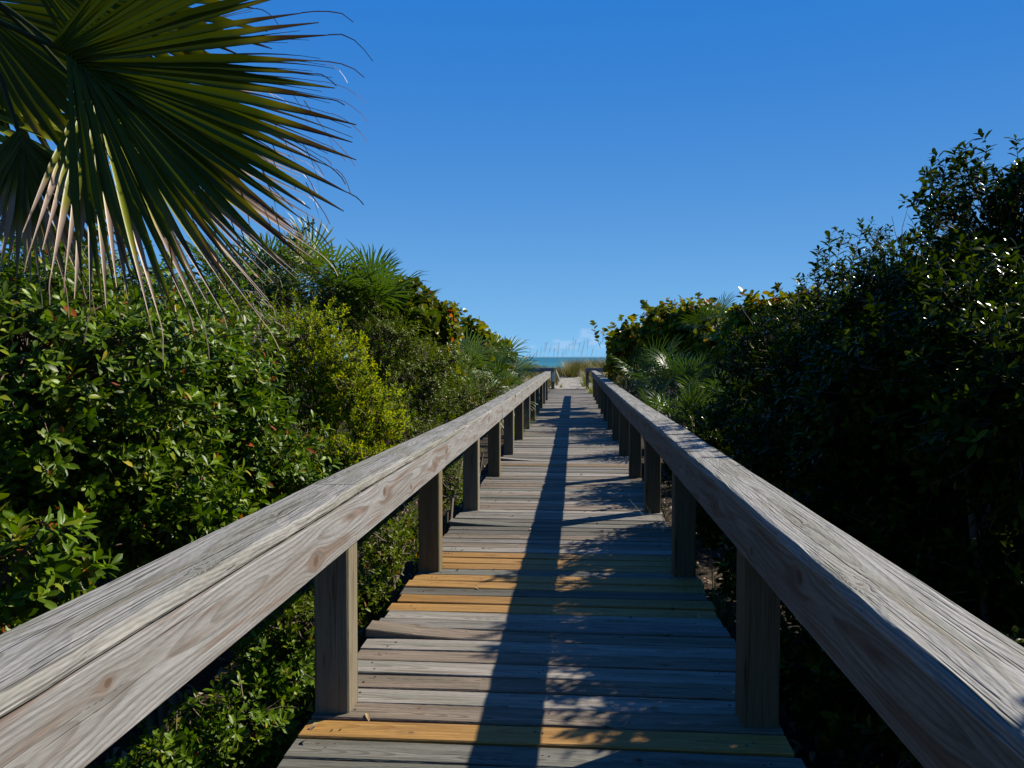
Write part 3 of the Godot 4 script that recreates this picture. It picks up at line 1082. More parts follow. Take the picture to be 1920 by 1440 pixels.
func beach_end() -> void:
	# cross rails where the boards meet the sand
	var o := thing("cross_rail", "dark low cross rail and post behind the end of the sunlit handrail", "fence", Vector3(-0.86, 0, -36.0))
	put("post", timber(Vector3(0, -0.5, 0), Vector3(0, 0.88, 0), Vector3(0, 0, 1), 0.14, 0.14, 0.005, 0.0, 0.9, 2), M.post_b, o)
	put("beam", timber(Vector3(0.07, 0.84, 0.09), Vector3(-1.6, 0.84, 0.09), Vector3(0, 0, 1), 0.038, 0.14, 0.004, 0.0, 0.5, 2), M.side_far, o)
	put("cap", timber(Vector3(0.09, 0.931, 0.0), Vector3(-1.6, 0.931, 0.0), Vector3(0, 1, 0), 0.036, 0.2, 0.004, 0.0, 0.5, 2), M.cap_far, o)
	put("post", timber(Vector3(-1.5, -0.5, 0), Vector3(-1.5, 0.88, 0), Vector3(0, 0, 1), 0.14, 0.14, 0.005, 0.1, 0.9, 2), M.post, o)
	put("beam", timber(Vector3(0.12, 0.86, -0.08), Vector3(0.22, 0.3, -4.0), Vector3(1, 0, 0), 0.04, 0.14, 0.004, 0.0, 0.9, 2), M.side_far, o)
	o = thing("cross_rail", "short pale cross rail behind the end of the shaded handrail", "fence", Vector3(0.68, 0, -36.0))
	put("post", timber(Vector3(0, -0.5, 0), Vector3(0, 0.88, 0), Vector3(0, 0, 1), 0.14, 0.14, 0.005, 0.0, 0.9, 2), M.post_b, o)
	put("beam", timber(Vector3(-0.07, 0.84, 0.09), Vector3(1.3, 0.84, 0.09), Vector3(0, 0, 1), 0.038, 0.14, 0.004, 0.0, 0.5, 2), M.side_far, o)
	put("cap", timber(Vector3(-0.09, 0.931, 0.0), Vector3(1.3, 0.931, 0.0), Vector3(0, 1, 0), 0.036, 0.2, 0.004, 0.0, 0.5, 2), M.cap_far, o)
	put("post", timber(Vector3(1.2, -0.5, 0), Vector3(1.2, 0.88, 0), Vector3(0, 0, 1), 0.14, 0.14, 0.005, 0.1, 0.9, 2), M.post, o)
	# small pale notice on the dark post
	var sign := thing("notice_sign", "small pale notice fixed to the dark post at the end of the boardwalk", "sign", Vector3(-0.84, 0.55, -35.915))
	var pl := StandardMaterial3D.new()
	pl.albedo_color = lin(0.5, 0.48, 0.42)
	pl.roughness = 0.5
	put("plate", timber(Vector3(0, -0.2, 0), Vector3(0, 0.2, 0), Vector3(0, 0, 1), 0.006, 0.12, 0.001, 0, 1, 1), pl, sign)
	var ink := StandardMaterial3D.new()
	ink.albedo_color = lin(0.12, 0.13, 0.2)
	for y in [0.12, 0.03, -0.06, -0.13]:
		put("printed_line", timber(Vector3(-0.04, y, 0.0045), Vector3(0.035, y, 0.0045), Vector3(0, 0, 1), 0.002, 0.022, 0.0005, 0, 1, 1), ink, sign)

# ------------------------------------------------------------------ vegetation
func thickets_under_palm() -> void:
	var g := "glossy shrubs beside the sunlit handrail"
	bush("glossy_shrub", "big glossy green shrub directly beneath the palm fronds, cut by the photo edge, plus added unseen growth behind the viewer", "shrub", g, [[40, 700, 3.8, 0.75, 0.6, 0.6, 720], [10, 900, 4.0, 0.6, 0.5, 0.5, 200], [150, 850, 4.0, 0.5, 0.45, 0.5, 220], [-2.9, 1.0, -1.0, 0.9, 1.2, 1.0, 360, true], [-3.0, 1.5, 1.4, 1.1, 1.7, 1.2, 420, true]], N.glossy, 1001, 280)  # the masses in world coordinates are unseen, added to block sky light
	bush("glossy_shrub", "glossy green shrub in full sun midway along the near handrail bay", "shrub", g, [[230, 720, 4.5, 0.75, 0.52, 0.6, 680], [230, 880, 4.3, 0.62, 0.42, 0.5, 330], [330, 960, 4.1, 0.4, 0.3, 0.35, 220]], N.glossy, 1002, 280)
	bush("glossy_shrub", "glossy green shrub with orange leaves, its sprays touching the yellow-green bush", "shrub", g, [[365, 760, 5.0, 0.52, 0.45, 0.5, 420], [440, 830, 4.9, 0.42, 0.38, 0.42, 340], [500, 900, 4.8, 0.28, 0.22, 0.3, 150]], N.glossy, 1003, 260)
	bush("glossy_shrub", "tall darker glossy shrub half hidden behind the drooping palm blades", "shrub", g, [[80, 560, 6.0, 1.0, 0.55, 0.7, 600], [300, 610, 6.2, 0.85, 0.42, 0.6, 460], [-5.2, 0.9, -4.4, 1.4, 1.2, 1.5, 340, true], [-5.6, 1.0, -8.0, 1.5, 1.3, 1.6, 340, true]], N.glossy, 1004, 120)
	bush("large_leaved_shrub", "low shrub with large pale oval leaves at the handrail edge, beneath the glossy shrub", "shrub", "", [[10, 1060, 2.9, 0.26, 0.28, 0.26, 60], [90, 1090, 3.1, 0.2, 0.16, 0.2, 26]], N.glossy, 1005, 200, [], 1.25)
	g = "yellow-green bushes beyond the glossy shrubs"
	bush("yellow_green_bush", "bright yellow-green bush with the highest lime crown, below the skyline palmettos", "bush", g, [[570, 650, 7.6, 0.42, 0.45, 0.45, 420], [640, 690, 7.4, 0.3, 0.3, 0.3, 190], [500, 640, 7.8, 0.3, 0.35, 0.35, 120]], N.lime, 1011, 220)
	bush("yellow_green_bush", "bright yellow-green bush sprawling low towards the sunlit handrail", "bush", g, [[670, 750, 7.2, 0.36, 0.3, 0.35, 280], [700, 800, 7.0, 0.26, 0.26, 0.28, 160], [600, 760, 7.4, 0.25, 0.28, 0.3, 80]], N.lime, 1012, 220)
	bush("yellow_green_bush", "small yellow-green bush poking over the sunlit handrail top", "bush", g, [[700, 870, 6.6, 0.24, 0.14, 0.22, 90], [640, 850, 6.5, 0.18, 0.14, 0.18, 50]], N.lime, 1013, 120)
	g = "small-leaved dark bushes"
	bush("small_leaved_bush", "small-leaved dark bush in the hollow between glossy shrubs and yellow-green bush", "bush", g, [[560, 800, 7.6, 0.55, 0.55, 0.5, 520], [600, 880, 6.6, 0.4, 0.3, 0.35, 260], [470, 700, 8.0, 0.5, 0.5, 0.5, 360]], N.small, 1021, 100)
	bush("small_leaved_bush", "small-leaved bush behind the handrail, below the round-leaved shrub", "bush", g, [[715, 650, 9.7, 0.5, 0.42, 0.4, 460], [800, 690, 9.9, 0.5, 0.36, 0.4, 340], [770, 740, 9.6, 0.6, 0.5, 0.5, 560], [740, 810, 8.6, 0.45, 0.4, 0.4, 360]], N.small, 1022, 60)
	bush("small_leaved_bush", "small-leaved bush between the round-leaved shrub and the grey-green palmettos", "bush", g, [[850, 760, 12.0, 0.6, 0.5, 0.5, 480], [900, 740, 14.5, 0.55, 0.45, 0.5, 360]], N.small, 1023, 0)
	bush("small_leaved_bush", "small-leaved bush filling the slope under the skyline palmettos", "bush", g, [[560, 590, 10.0, 0.85, 0.55, 0.7, 700], [440, 610, 10.0, 0.9, 0.6, 0.7, 700], [650, 570, 10.6, 0.6, 0.4, 0.6, 380]], N.small, 1024, 0)
	bush("small_leaved_bush", "dim small-leaved bush deep behind the glossy shrubs", "bush", g, [[120, 900, 5.9, 1.0, 0.6, 0.6, 620], [380, 860, 6.2, 0.8, 0.5, 0.5, 520], [60, 700, 6.5, 1.0, 0.6, 0.6, 420]], N.small, 1025, 0)
	bush("small_leaved_bush", "dim low bush on the ground under the big glossy shrub", "bush", g, [[80, 1110, 4.3, 0.7, 0.3, 0.4, 60], [280, 1050, 4.6, 0.6, 0.3, 0.4, 90], [480, 960, 5.4, 0.5, 0.3, 0.5, 260]], N.small, 1026, 0)
	g = "round-leaved sea grapes"
	bush("sea_grape", "dark green sea grape shrub standing on the ridge below the skyline palmettos", "sea grape", g, [[730, 590, 11.2, 0.65, 0.5, 0.6, 620], [800, 615, 11.4, 0.42, 0.42, 0.5, 440], [770, 680, 11.0, 0.6, 0.45, 0.5, 420]], N.grape_green, 1031, 200, [[780, 545, 11.2, 0.25, 0.0], [836, 570, 11.4, 0.2, 0.1]], 0.62)
	bush("sea_grape", "small sea grape top peeping out behind the grey-green palmettos", "sea grape", g, [[870, 640, 16.5, 0.55, 0.4, 0.5, 130], [930, 668, 19.0, 0.4, 0.4, 0.4, 90]], N.grape_green, 1032, 60)
	bush("small_leaved_bush", "dim scrub behind the silvery palmettos, under the sea grapes", "bush", "small-leaved dark bushes", [[1400, 770, 14.5, 0.9, 0.5, 0.6, 300], [1260, 730, 17.5, 0.9, 0.5, 0.6, 260], [1180, 720, 20.0, 0.7, 0.5, 0.7, 220]], N.small, 1027, 0)
	# growth below the rail
	g = "low shrubs growing beneath the sunlit handrail"
	bush("low_shrub", "low leafy shrub under the rail in front of the near post", "shrub", g, [[440, 1370, 3.7, 0.28, 0.18, 0.26, 150], [330, 1430, 3.5, 0.25, 0.16, 0.25, 110], [520, 1260, 4.1, 0.24, 0.2, 0.24, 120]], N.glossy, 1041, 260, [], 0.85)
	bush("low_shrub", "low leafy shrub under the rail just behind the near post", "shrub", g, [[570, 1170, 4.2, 0.2, 0.16, 0.22, 100], [500, 1180, 4.5, 0.25, 0.16, 0.25, 90]], N.small, 1042, 150)
	bush("low_shrub", "low bright shrub under the rail before the second post", "shrub", g, [[730, 1030, 5.7, 0.24, 0.2, 0.3, 150], [700, 1110, 5.2, 0.18, 0.16, 0.22, 70]], N.small, 1043, 150)
	bush("low_shrub", "low bright shrub under the rail between second and third posts", "shrub", g, [[850, 920, 7.4, 0.24, 0.2, 0.35, 150], [838, 960, 6.8, 0.16, 0.14, 0.2, 60]], N.small, 1044, 120)
	bush("low_shrub", "low dim shrub on the ground behind the second and third posts", "shrub", g, [[770, 1000, 6.7, 0.3, 0.24, 0.35, 130], [830, 900, 9.0, 0.35, 0.3, 0.5, 150], [640, 1130, 5.2, 0.3, 0.22, 0.35, 130]], N.small, 1046, 60)
	bush("low_shrub", "low dim shrub in the shade behind the third post", "shrub", g, [[905, 850, 10.0, 0.26, 0.24, 0.4, 120]], N.small, 1045, 0)
	# palmettos
	g = "palmettos on the skyline above the yellow-green bushes"
	var green := [Color(0.085, 0.135, 0.03), Color(0.115, 0.165, 0.04), Color(0.1, 0.15, 0.05)]
	var grey := [Color(0.1, 0.155, 0.08), Color(0.08, 0.13, 0.05), Color(0.13, 0.18, 0.1)]
	palmetto("skyline palmetto closest to the hanging palm blades", g, at(440, 505, 10.2), 20, 1.15, green, 1101)
	palmetto("skyline palmetto around the bare leafy shoot", g, at(540, 490, 10.4), 22, 1.15, green, 1102)
	palmetto("skyline palmetto with pale drooping blades, middle of the ridge", g, at(610, 500, 10.4), 22, 1.15, green, 1103)
	palmetto("large dark skyline palmetto at the seaward end of the ridge", g, at(690, 530, 10.6), 26, 1.1, green, 1104)
	g = "palmettos where the sunlit handrail recedes"
	palmetto("tall grey-green palmetto nearest the sea on the sunlit side", g, at(925, 670, 18.0), 22, 1.25, grey, 1111)
	palmetto("grey-green palmetto beside the small sea grape top", g, at(875, 665, 15.5), 20, 1.15, grey, 1112)
	palmetto("palmetto with yellowing fronds low beside the handrail", g, at(872, 725, 14.2), 18, 1.05, [Color(0.09, 0.12, 0.025), Color(0.13, 0.12, 0.03), Color(0.06, 0.1, 0.03)], 1113, 0.2)
	palmetto("green palmetto leaning over the far handrail bays", g, at(940, 715, 17.5), 18, 1.05, green, 1114)
	palmetto("low palmetto beside the last bays of the sunlit handrail", g, at(968, 700, 21.0), 16, 1.0, [Color(0.1, 0.14, 0.04), Color(0.07, 0.11, 0.03)], 1115)
	palmetto("small palmetto fan rising through the gap beside the fourth post", "", at(905, 880, 8.8), 7, 0.55, green, 1116)
	# dead brush and the leafy shoot
	rng.seed = 1201
	var foot := at(430, 640, 7.4)
	foot.y = ground(foot.x, foot.z)
	var o := thing("dead_brush", "leafless grey brush of tangled twigs between glossy shrub and yellow-green bush", "dead shrub", foot)
	var s := Sheet.new()
	for k in 90:
		var tip := at(rnd(370, 500), rnd(540, 660), rnd(7.0, 7.7))
		var a := tip + Vector3(rnd(-0.35, 0.35), rnd(-0.5, -0.1), rnd(-0.2, 0.2))
		var b := a.lerp(tip, 0.5) + on_sphere() * 0.07
		tube(s, [a - foot, b - foot, tip - foot], 0.005, 0.0015, 3, Color(0.24, 0.2, 0.17) * rnd(0.6, 1.2))
	put("twigs", s.mesh(), M.bark, o)
	rng.seed = 1202
	foot = at(520, 560, 10.3)
	foot.y = ground(foot.x, foot.z)
	o = thing("leafy_shoot", "slender shoot with small scale-like leaves rising above the skyline palmettos", "shrub", foot)
	s = Sheet.new()
	var ls := Sheet.new()
	for sh in [[588, 414, 500, 500], [584, 462, 540, 495], [505, 470, 520, 510]]:
		var a := at(sh[2], sh[3], 10.3)
		var b := at(sh[0], sh[1], 10.3)
		tube(s, [foot - foot, a - foot, b - foot], 0.012, 0.003, 4, Color(0.12, 0.1, 0.06))
		var n := int(a.distance_to(b) / 0.022)
		for k in n:
			var p := a.lerp(b, float(k) / n)
			for q in 2:
				var d := (on_sphere() + (b - a).normalized() * 0.6).normalized()
				var e := d.cross(Vector3(0.4, 0.1, 0.8)).normalized() * 0.014
				var c := Color(0.04, 0.075, 0.03) * rnd(0.7, 1.4)
				ls.quad(p - foot, p + d * 0.028 + e - foot, p + d * 0.058 - foot, p + d * 0.028 - e - foot, c, c, c, c)
	put("stem", s.mesh(), M.bark, o)
	put("foliage", ls.mesh(false), M.frond, o)
	# yellow grass by the far bays
	var straw := [Color(0.2, 0.19, 0.05), Color(0.13, 0.16, 0.035), Color(0.32, 0.27, 0.12), Color(0.09, 0.13, 0.03)]
	var i := 0
	for t in [[989, 812, 14.6, 0.85, "yellow-green grass tuft spilling through the seventh gap of the sunlit handrail"], [1004, 795, 16.8, 0.75, "straw grass tuft leaning over the deck edge behind the yellow-green tuft"], [1014, 780, 19.0, 0.6, "low straw grass at the deck edge near the end of the sunlit handrail"]]:
		var p := at(t[0], t[1], t[2])
		p.x = minf(p.x, -0.97)
		p.y = -0.25
		tag(put("grass_tuft", tuft_mesh(120, t[3], 0.25, 0.006, straw, 1300 + i), M.frond, self, Transform3D(Basis(), p)), t[4], "grass", "grass tufts along the sunlit handrail")
		i += 1

func thickets_in_shade() -> void:
	var g := "glossy dark bushes against the sun"
	bush("dark_bush", "tallest dark backlit bush, rising highest at the photo edge, plus added unseen growth behind the viewer", "bush", g, [[1900, 500, 6.0, 0.8, 0.85, 0.8, 900], [1860, 720, 5.6, 0.75, 0.7, 0.7, 620], [1990, 620, 5.8, 0.7, 0.9, 0.7, 500], [1800, 720, 4.5, 0.52, 0.52, 0.48, 380], [1940, 770, 3.75, 0.5, 0.5, 0.45, 420], [1880, 640, 4.5, 0.5, 0.48, 0.45, 300], [1768, 600, 5.2, 0.45, 0.46, 0.48, 420], [2.7, 1.3, -1.6, 0.95, 1.4, 1.0, 460, true], [2.9, 1.5, 0.6, 1.1, 1.6, 1.3, 460, true], [2.6, 1.6, 2.8, 1.1, 1.7, 1.3, 420, true]], N.dark, 2001, 200, [[1790, 285, 5.9, 0.5, -0.12], [1760, 325, 5.9, 0.35, -0.2], [1835, 300, 5.8, 0.4, 0.1], [1905, 262, 6.0, 0.4, 0.2], [1870, 320, 5.9, 0.4, 0.0], [1810, 275, 5.9, 0.5, 0.05], [1775, 300, 5.8, 0.45, -0.05], [1850, 280, 6.0, 0.5, 0.15]])  # three unseen masses beside and behind the camera, added to cut sky fill
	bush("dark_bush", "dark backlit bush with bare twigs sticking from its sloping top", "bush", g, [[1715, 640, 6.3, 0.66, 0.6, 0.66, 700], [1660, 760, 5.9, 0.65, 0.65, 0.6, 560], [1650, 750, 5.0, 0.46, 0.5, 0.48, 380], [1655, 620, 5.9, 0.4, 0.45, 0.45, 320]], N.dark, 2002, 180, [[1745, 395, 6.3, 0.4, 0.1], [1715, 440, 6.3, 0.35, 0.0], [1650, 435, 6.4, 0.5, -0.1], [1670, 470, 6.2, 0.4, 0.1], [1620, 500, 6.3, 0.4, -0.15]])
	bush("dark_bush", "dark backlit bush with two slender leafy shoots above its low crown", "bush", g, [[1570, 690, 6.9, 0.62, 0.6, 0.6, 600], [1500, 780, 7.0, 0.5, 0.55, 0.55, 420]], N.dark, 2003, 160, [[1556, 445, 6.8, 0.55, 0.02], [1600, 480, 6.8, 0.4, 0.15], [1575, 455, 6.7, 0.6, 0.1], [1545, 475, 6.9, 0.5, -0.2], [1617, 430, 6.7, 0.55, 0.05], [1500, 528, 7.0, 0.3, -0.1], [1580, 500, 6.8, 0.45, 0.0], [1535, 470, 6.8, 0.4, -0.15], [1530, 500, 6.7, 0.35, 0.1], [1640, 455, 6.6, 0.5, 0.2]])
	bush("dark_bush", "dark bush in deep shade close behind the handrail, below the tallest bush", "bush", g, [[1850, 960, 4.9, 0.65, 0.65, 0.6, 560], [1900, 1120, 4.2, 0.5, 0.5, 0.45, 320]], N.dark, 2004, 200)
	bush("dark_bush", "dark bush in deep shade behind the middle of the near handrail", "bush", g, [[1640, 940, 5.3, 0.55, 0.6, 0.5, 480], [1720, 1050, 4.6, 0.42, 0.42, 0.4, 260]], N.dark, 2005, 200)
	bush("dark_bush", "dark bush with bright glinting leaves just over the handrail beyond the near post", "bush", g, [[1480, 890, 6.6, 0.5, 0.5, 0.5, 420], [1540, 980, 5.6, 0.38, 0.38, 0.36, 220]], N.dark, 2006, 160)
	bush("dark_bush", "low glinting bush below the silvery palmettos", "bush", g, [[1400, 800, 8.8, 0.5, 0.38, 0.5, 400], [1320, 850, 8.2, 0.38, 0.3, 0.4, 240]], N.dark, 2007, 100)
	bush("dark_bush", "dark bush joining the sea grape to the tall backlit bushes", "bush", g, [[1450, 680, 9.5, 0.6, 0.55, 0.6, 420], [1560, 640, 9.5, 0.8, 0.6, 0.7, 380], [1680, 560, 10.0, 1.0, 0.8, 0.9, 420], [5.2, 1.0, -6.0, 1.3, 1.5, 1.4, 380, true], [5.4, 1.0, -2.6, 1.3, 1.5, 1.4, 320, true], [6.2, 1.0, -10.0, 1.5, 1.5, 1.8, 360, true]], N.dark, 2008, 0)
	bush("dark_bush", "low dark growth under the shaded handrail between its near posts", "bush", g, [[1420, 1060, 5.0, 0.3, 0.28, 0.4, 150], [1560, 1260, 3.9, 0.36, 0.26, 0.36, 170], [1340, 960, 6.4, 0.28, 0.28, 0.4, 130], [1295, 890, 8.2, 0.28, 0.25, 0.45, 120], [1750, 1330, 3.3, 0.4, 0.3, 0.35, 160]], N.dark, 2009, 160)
	# bare twigs above the sloping crown belong to the second bush
	var root: Node3D = get_node("dark_bush_001")
	rng.seed = 2101
	var s := Sheet.new()
	for t in [[1704, 383, 1690, 470], [1672, 405, 1690, 470], [1660, 420, 1676, 470], [1640, 425, 1655, 480], [1700, 400, 1722, 450]]:
		var a := at(t[2], t[3], 6.2)
		var b := at(t[0], t[1], 6.2)
		tube(s, [a - root.position, a.lerp(b, 0.5) + on_sphere() * 0.02 - root.position, b - root.position], 0.004, 0.0015, 3, Color(0.1, 0.075, 0.06))
	put("bare_twigs", s.mesh(), M.bark, root)
	g = "round-leaved sea grapes"
	bush("sea_grape", "sea grape leaning out over the end of the shaded handrail, orange leaf at its tip", "sea grape", g, [[1150, 660, 23.0, 0.5, 0.6, 0.6, 130], [1195, 640, 21.5, 0.65, 0.55, 0.6, 190]], N.grape, 2011, 200, [[1112, 604, 23.0, 0.75, -0.25], [1133, 622, 23.0, 0.3, -0.1], [1165, 595, 22.0, 0.3, 0.0]])
	bush("sea_grape", "broad sea grape with olive and orange leaves above the silvery palmettos", "sea grape", g, [[1255, 620, 19.5, 0.75, 0.6, 0.7, 260], [1310, 620, 18.5, 0.7, 0.68, 0.7, 260], [1350, 660, 17.5, 0.7, 0.6, 0.6, 220]], N.grape, 2012, 220, [[1278, 560, 19.0, 0.5, -0.1], [1335, 566, 18.5, 0.3, 0.1], [1240, 580, 19.5, 0.3, 0.0]])
	bush("sea_grape", "sea grape on the skyline touching the tall dark bushes", "sea grape", g, [[1430, 610, 15.5, 0.62, 0.5, 0.6, 220], [1500, 600, 15.0, 0.75, 0.5, 0.6, 240], [1400, 650, 15.5, 0.6, 0.5, 0.5, 180]], N.grape, 2013, 200, [[1405, 556, 15.5, 0.25, 0.0]])
	g = "silvery palmettos behind the shaded handrail"
	var silver := [Color(0.056, 0.095, 0.04), Color(0.07, 0.11, 0.05), Color(0.05, 0.085, 0.028)]
	var spots := [[1175, 690, 18.0, 20, 1.15, "palmetto under the leaning sea grape, its fans catching white glints"], [1165, 745, 18.0, 14, 1.0, "small palmetto reaching over the far end of the shaded handrail"], [1225, 680, 16.0, 22, 1.2, "tallest silvery palmetto, straight below the broad sea grape"], [1285, 690, 14.5, 18, 1.1, "silvery palmetto under the broad sea grape's seaward half"], [1205, 745, 14.0, 18, 1.05, "low silvery palmetto leaning on the shaded handrail"], [1265, 760, 12.0, 18, 1.0, "silvery palmetto with a dead brown frond, low behind the handrail"], [1340, 745, 12.5, 16, 1.0, "palmetto between the low glinting bush and the broad sea grape"], [1405, 725, 12.0, 16, 1.0, "palmetto in half shade before the dark joining bush"], [1345, 580, 17.0, 10, 0.9, "dark palmetto crown showing between two sea grapes on the skyline"], [1290, 830, 9.3, 9, 0.7, "small palmetto just behind the fourth shaded post"]]
	for i in spots.size():
		var q: Array = spots[i]
		palmetto(q[5], g, at(q[0], q[1], q[2]), q[3] + 6, q[4], silver, 2200 + i, 0.0 if i != 4 else 0.1)
	# rushes between the posts
	var blades := [Color(0.09, 0.15, 0.03), Color(0.14, 0.18, 0.05), Color(0.25, 0.22, 0.1)]
	var k := 0
	for t in [[1232, 960, 6.9, 0.7, "green rush tuft between second and third shaded posts"], [1312, 1080, 5.0, 0.75, "dark rush tuft just beyond the near shaded post"], [1208, 905, 8.3, 0.5, "thin rush tuft behind the third shaded post"]]:
		var p := at(t[0], t[1], t[2])
		p.x = maxf(p.x, 0.99)
		p.y = -0.42
		tag(put("rush_tuft", tuft_mesh(46, t[3], 0.18, 0.005, blades, 2300 + k, 0.35), M.frond, self, Transform3D(Basis(), p)), t[4], "grass", "rush tufts along the shaded handrail")
		k += 1

func palm() -> void:
	var crown := Vector3(-2.35, 2.75, -1.75)
	var o := thing("cabbage_palm", "cabbage palm whose fan fronds hang over the handrail, tips dry", "palm tree", Vector3(crown.x, ground(crown.x, crown.z), crown.z))
	rng.seed = 3000
	var rings := []
	var us := []
	for i in 22:
		var t := i / 21.0
		var ring := []
		for j in 12:
			var a := TAU * j / 12
			var r := lerpf(0.2, 0.15, t) + (0.012 if i % 2 else 0.0) + rnd(-0.006, 0.006)
			ring.append(Vector3(cos(a) * r, t * (crown.y - o.position.y), sin(a) * r))
		rings.append(ring)
		us.append(t * 2.0)
	var uvv := []
	for j in 13:
		uvv.append(j / 12.0 * 2.0)
	put("trunk", solid(rings, us, uvv), M.post, o)
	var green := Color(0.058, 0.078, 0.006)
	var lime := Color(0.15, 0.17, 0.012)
	var dry := Color(0.36, 0.26, 0.2)
	var cz := cam.basis.z
	# the front fan, dark against the light
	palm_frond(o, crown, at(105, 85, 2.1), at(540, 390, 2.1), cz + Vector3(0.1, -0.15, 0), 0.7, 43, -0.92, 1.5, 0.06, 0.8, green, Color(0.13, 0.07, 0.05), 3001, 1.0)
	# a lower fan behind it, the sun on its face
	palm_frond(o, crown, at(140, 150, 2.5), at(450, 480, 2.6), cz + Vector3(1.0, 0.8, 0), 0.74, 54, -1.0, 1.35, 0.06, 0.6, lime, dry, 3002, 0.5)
	# a withered fan between them, its narrow brown blades hanging
	palm_frond(o, crown, at(150, 110, 2.35), at(560, 260, 2.35), cz + Vector3(0.5, 0.6, 0), 0.66, 40, -0.7, 1.1, 0.26, 0.3, Color(0.16, 0.12, 0.03), Color(0.2, 0.13, 0.09), 3012, 0.8, 0.5)
	# a fan from outside the frame whose blades lie level
	palm_frond(o, crown, at(-260, 140, 2.6), at(60, 190, 2.9), cz + Vector3(0.9, 1.0, 0), 0.8, 34, -1.2, 1.2, 0.1, 0.7, lime, dry, 3003, 0.5)
	# a fan above, mostly out of the frame
	palm_frond(o, crown, at(20, -60, 2.4), at(400, 80, 2.5), cz + Vector3(0, -0.35, 0), 0.62, 30, -0.8, 1.5, 0.08, 0.75, green, Color(0.1, 0.05, 0.035), 3004)
	palm_frond(o, crown, at(-120, -40, 2.7), at(160, 160, 2.8), cz + Vector3(0.2, -0.2, 0), 0.7, 32, -1.4, 1.4, 0.08, 0.8, green, dry, 3007)
	# an old hanging fan
	palm_frond(o, crown, at(30, 230, 2.4), at(120, 560, 2.45), cz + Vector3(1.0, 0.5, 0), 0.4, 34, -0.9, 0.8, 0.1, 0.5, Color(0.08, 0.09, 0.015), dry, 3005, 0.5)
	palm_frond(o, crown, crown + Vector3(-0.6, 0.45, 0.4), crown + Vector3(-1.5, 0.6, 0.9), Vector3(0.2, 1, 0.1), 0.9, 36, -1.3, 1.3, 0.2, 0.75, green, dry, 3006)
	palm_frond(o, crown, crown + Vector3(0.5, 0.5, 0.8), crown + Vector3(1.0, 0.5, 1.6), Vector3(0.0, 1, 0.2), 0.9, 36, -1.3, 1.3, 0.15, 0.75, green, dry, 3008)
	palm_frond(o, crown, crown + Vector3(-0.4, 0.3, -0.9), crown + Vector3(-0.9, 0.3, -1.7), Vector3(0.2, 1, 0.0), 0.9, 36, -1.3, 1.3, 0.2, 0.75, green, dry, 3009)

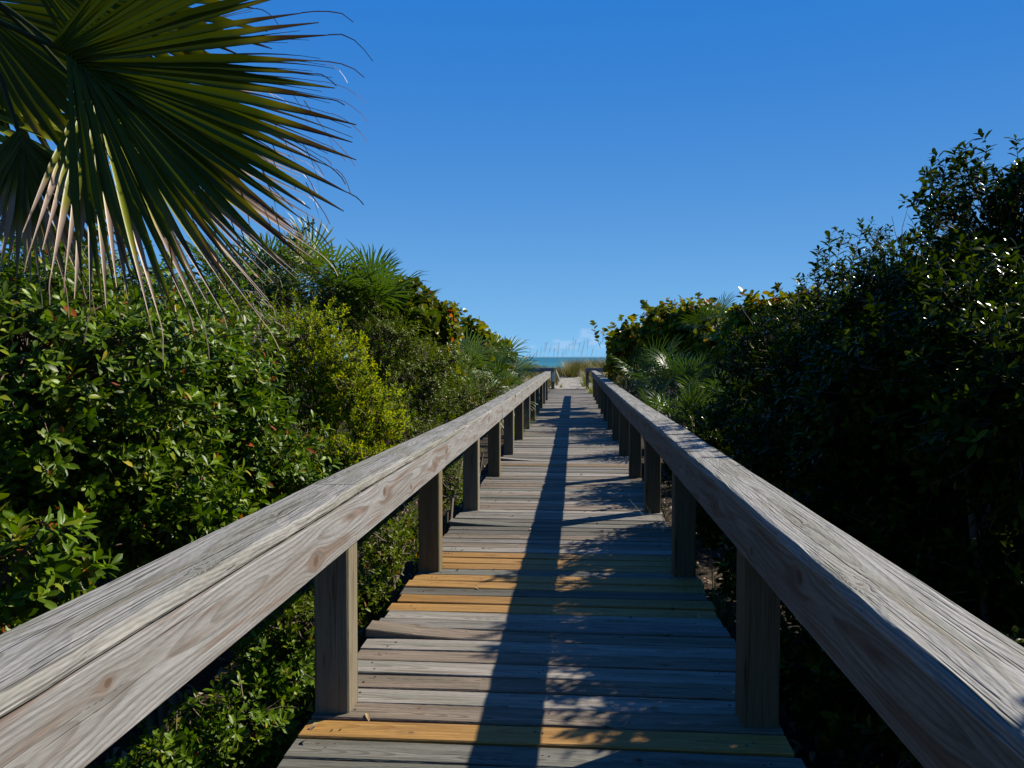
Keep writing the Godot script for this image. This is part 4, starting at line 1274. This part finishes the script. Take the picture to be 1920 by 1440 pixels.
func dune() -> void:
	var cols := [Color(0.14, 0.112, 0.034), Color(0.1, 0.105, 0.024), Color(0.18, 0.13, 0.045), Color(0.07, 0.085, 0.02)]
	var mesh := tuft_mesh(60, 0.9, 0.4, 0.006, cols, 4000)
	rng.seed = 4001
	var xfs: Array[Transform3D] = []
	for k in 3600:
		var x := rnd(-14.0, 14.0)
		var d := rnd(36.5, 62.0)
		var mid := path_mid(d) + 0.1
		var half := 0.58 if d < 50.0 else -1.0
		if absf(x - mid) < half + 0.4 * rng.randf():
			continue
		if d < 46.0 and rng.randf() < 0.45:
			continue
		var tall := 0.95 if x < -0.4 else 1.5
		if d < 50.0:
			tall *= 0.7
		var sc := tall * rnd(0.7, 1.15)
		xfs.append(Transform3D(Basis(Vector3.UP, rnd(0, TAU)).scaled(Vector3(sc, sc, sc)), Vector3(x, ground(x, -d), -d)))
	var o := scatter("dune_grass", mesh, M.frond, xfs)
	tag(o, "brown and green grass covering the dune before the sea", "grass")
	# brighter low weeds at the end of the shaded rail
	var weed := tuft_mesh(70, 0.5, 0.4, 0.007, [Color(0.17, 0.19, 0.03), Color(0.12, 0.16, 0.03), Color(0.22, 0.2, 0.06)], 4002)
	tag(put("grass_tuft", weed, M.frond, self, Transform3D(Basis().scaled(Vector3(1.9, 1.8, 1.9)), Vector3(0.62, -0.05, -39.0))), "yellow-green weed tuft on the sand beyond the shaded handrail's end", "grass")
	tag(put("grass_tuft", weed, M.frond, self, Transform3D(Basis(Vector3.UP, 2.0).scaled(Vector3(1.6, 1.5, 1.6)), Vector3(0.82, -0.15, -31.8))), "drooping weed tuft at the very end of the shaded handrail", "grass")
	tag(put("grass_tuft", weed, M.frond, self, Transform3D(Basis(Vector3.UP, 4.0).scaled(Vector3(0.7, 0.6, 0.7)), Vector3(-0.55, -0.03, -37.8))), "small dry tuft at the foot of the post with the notice", "grass")
	# sea oats standing against sky and sea
	rng.seed = 4003
	var oats := [[996, 652], [1003, 662], [1008, 655], [1015, 650], [1022, 643], [1026, 641], [1034, 645], [1041, 652], [1047, 650], [1049, 643], [1064, 648], [1069, 644], [1075, 632], [1080, 635], [1087, 640], [1097, 638], [1103, 637], [1112, 652], [1057, 655], [1091, 655]]
	for q in oats:
		var d := rnd(49.0, 55.0)
		var tip := at(q[0] + rnd(-1, 1), q[1], d)
		var foot := Vector3(tip.x + rnd(-0.35, 0.1), ground(tip.x, tip.z) - 0.02, tip.z)
		var oat := thing("sea_oat", "thin sea oat stalk with drooping seed head against sea and sky", "sea oat", foot, "sea oats on the dune crest")
		var s := Sheet.new()
		var top := tip - foot
		var bend := top * 0.6 + Vector3(-0.1, 0.08, 0)
		tube(s, [Vector3.ZERO, bend * 0.5 + Vector3(0, 0.1, 0), bend, top], 0.006, 0.004, 3, Color(0.2, 0.17, 0.1))
		put("stalk", s.mesh(), M.bark, oat)
		var h := Sheet.new()
		for k in 14:
			var p := top.lerp(bend, k / 14.0 * 0.75)
			for m in 2:
				var e := Vector3(rnd(-1, 1), rnd(-0.8, 0.3), rnd(-1, 1)).normalized()
				var f := e.cross(Vector3(0.2, 0.9, 0.4)).normalized() * 0.014
				var c := Color(0.19, 0.14, 0.09) * rnd(0.6, 1.1)
				h.quad(p, p + e * 0.04 + f, p + e * 0.085, p + e * 0.04 - f, c, c, c, c)
		put("seed_head", h.mesh(false), M.bark, oat)

func litter() -> void:
	# dead leaves on the dim ground below the rails
	var mesh := leaf_mesh(0.07, 0.03, 0.5, 0.5, 0.5, 3)
	rng.seed = 5000
	var xfs: Array[Transform3D] = []
	var tints := PackedColorArray()
	for k in 2600:
		var s := -1.0 if rng.randf() < 0.6 else 1.0
		var x := s * rnd(0.9, 3.0)
		var z := -rnd(1.0, 14.0)
		var b := Basis.from_euler(Vector3(rnd(-0.5, 0.5) - PI / 2, rnd(0, TAU), rnd(-0.4, 0.4)))
		xfs.append(Transform3D(b, Vector3(x, ground(x, z) + rnd(0.01, 0.05), z)))
		var c := Color(0.2, 0.12, 0.07).lerp(Color(0.34, 0.25, 0.17), rng.randf()) * rnd(0.5, 1.0)
		tints.append(Color(c.r, c.g, c.b, 1.0))
	for k in 230:
		var x := (0.9 - 0.8 * pow(rng.randf(), 2.0)) * (1.0 if rng.randf() < 0.55 else -1.0)
		var b := Basis.from_euler(Vector3(-PI / 2 + rnd(-0.25, 0.25), rnd(0, TAU), 0.0)).scaled(Vector3.ONE * rnd(0.4, 0.8))
		xfs.append(Transform3D(b, Vector3(x, 0.008, -rnd(2.6, 26.0))))
		var c := Color(0.16, 0.09, 0.05).lerp(Color(0.26, 0.17, 0.08), rng.randf())
		tints.append(Color(c.r, c.g, c.b, 1.0))
	tag(scatter("leaf_litter", mesh, M.bark, xfs, tints), "brown dead leaves strewn on the dim ground below the handrails", "leaves")
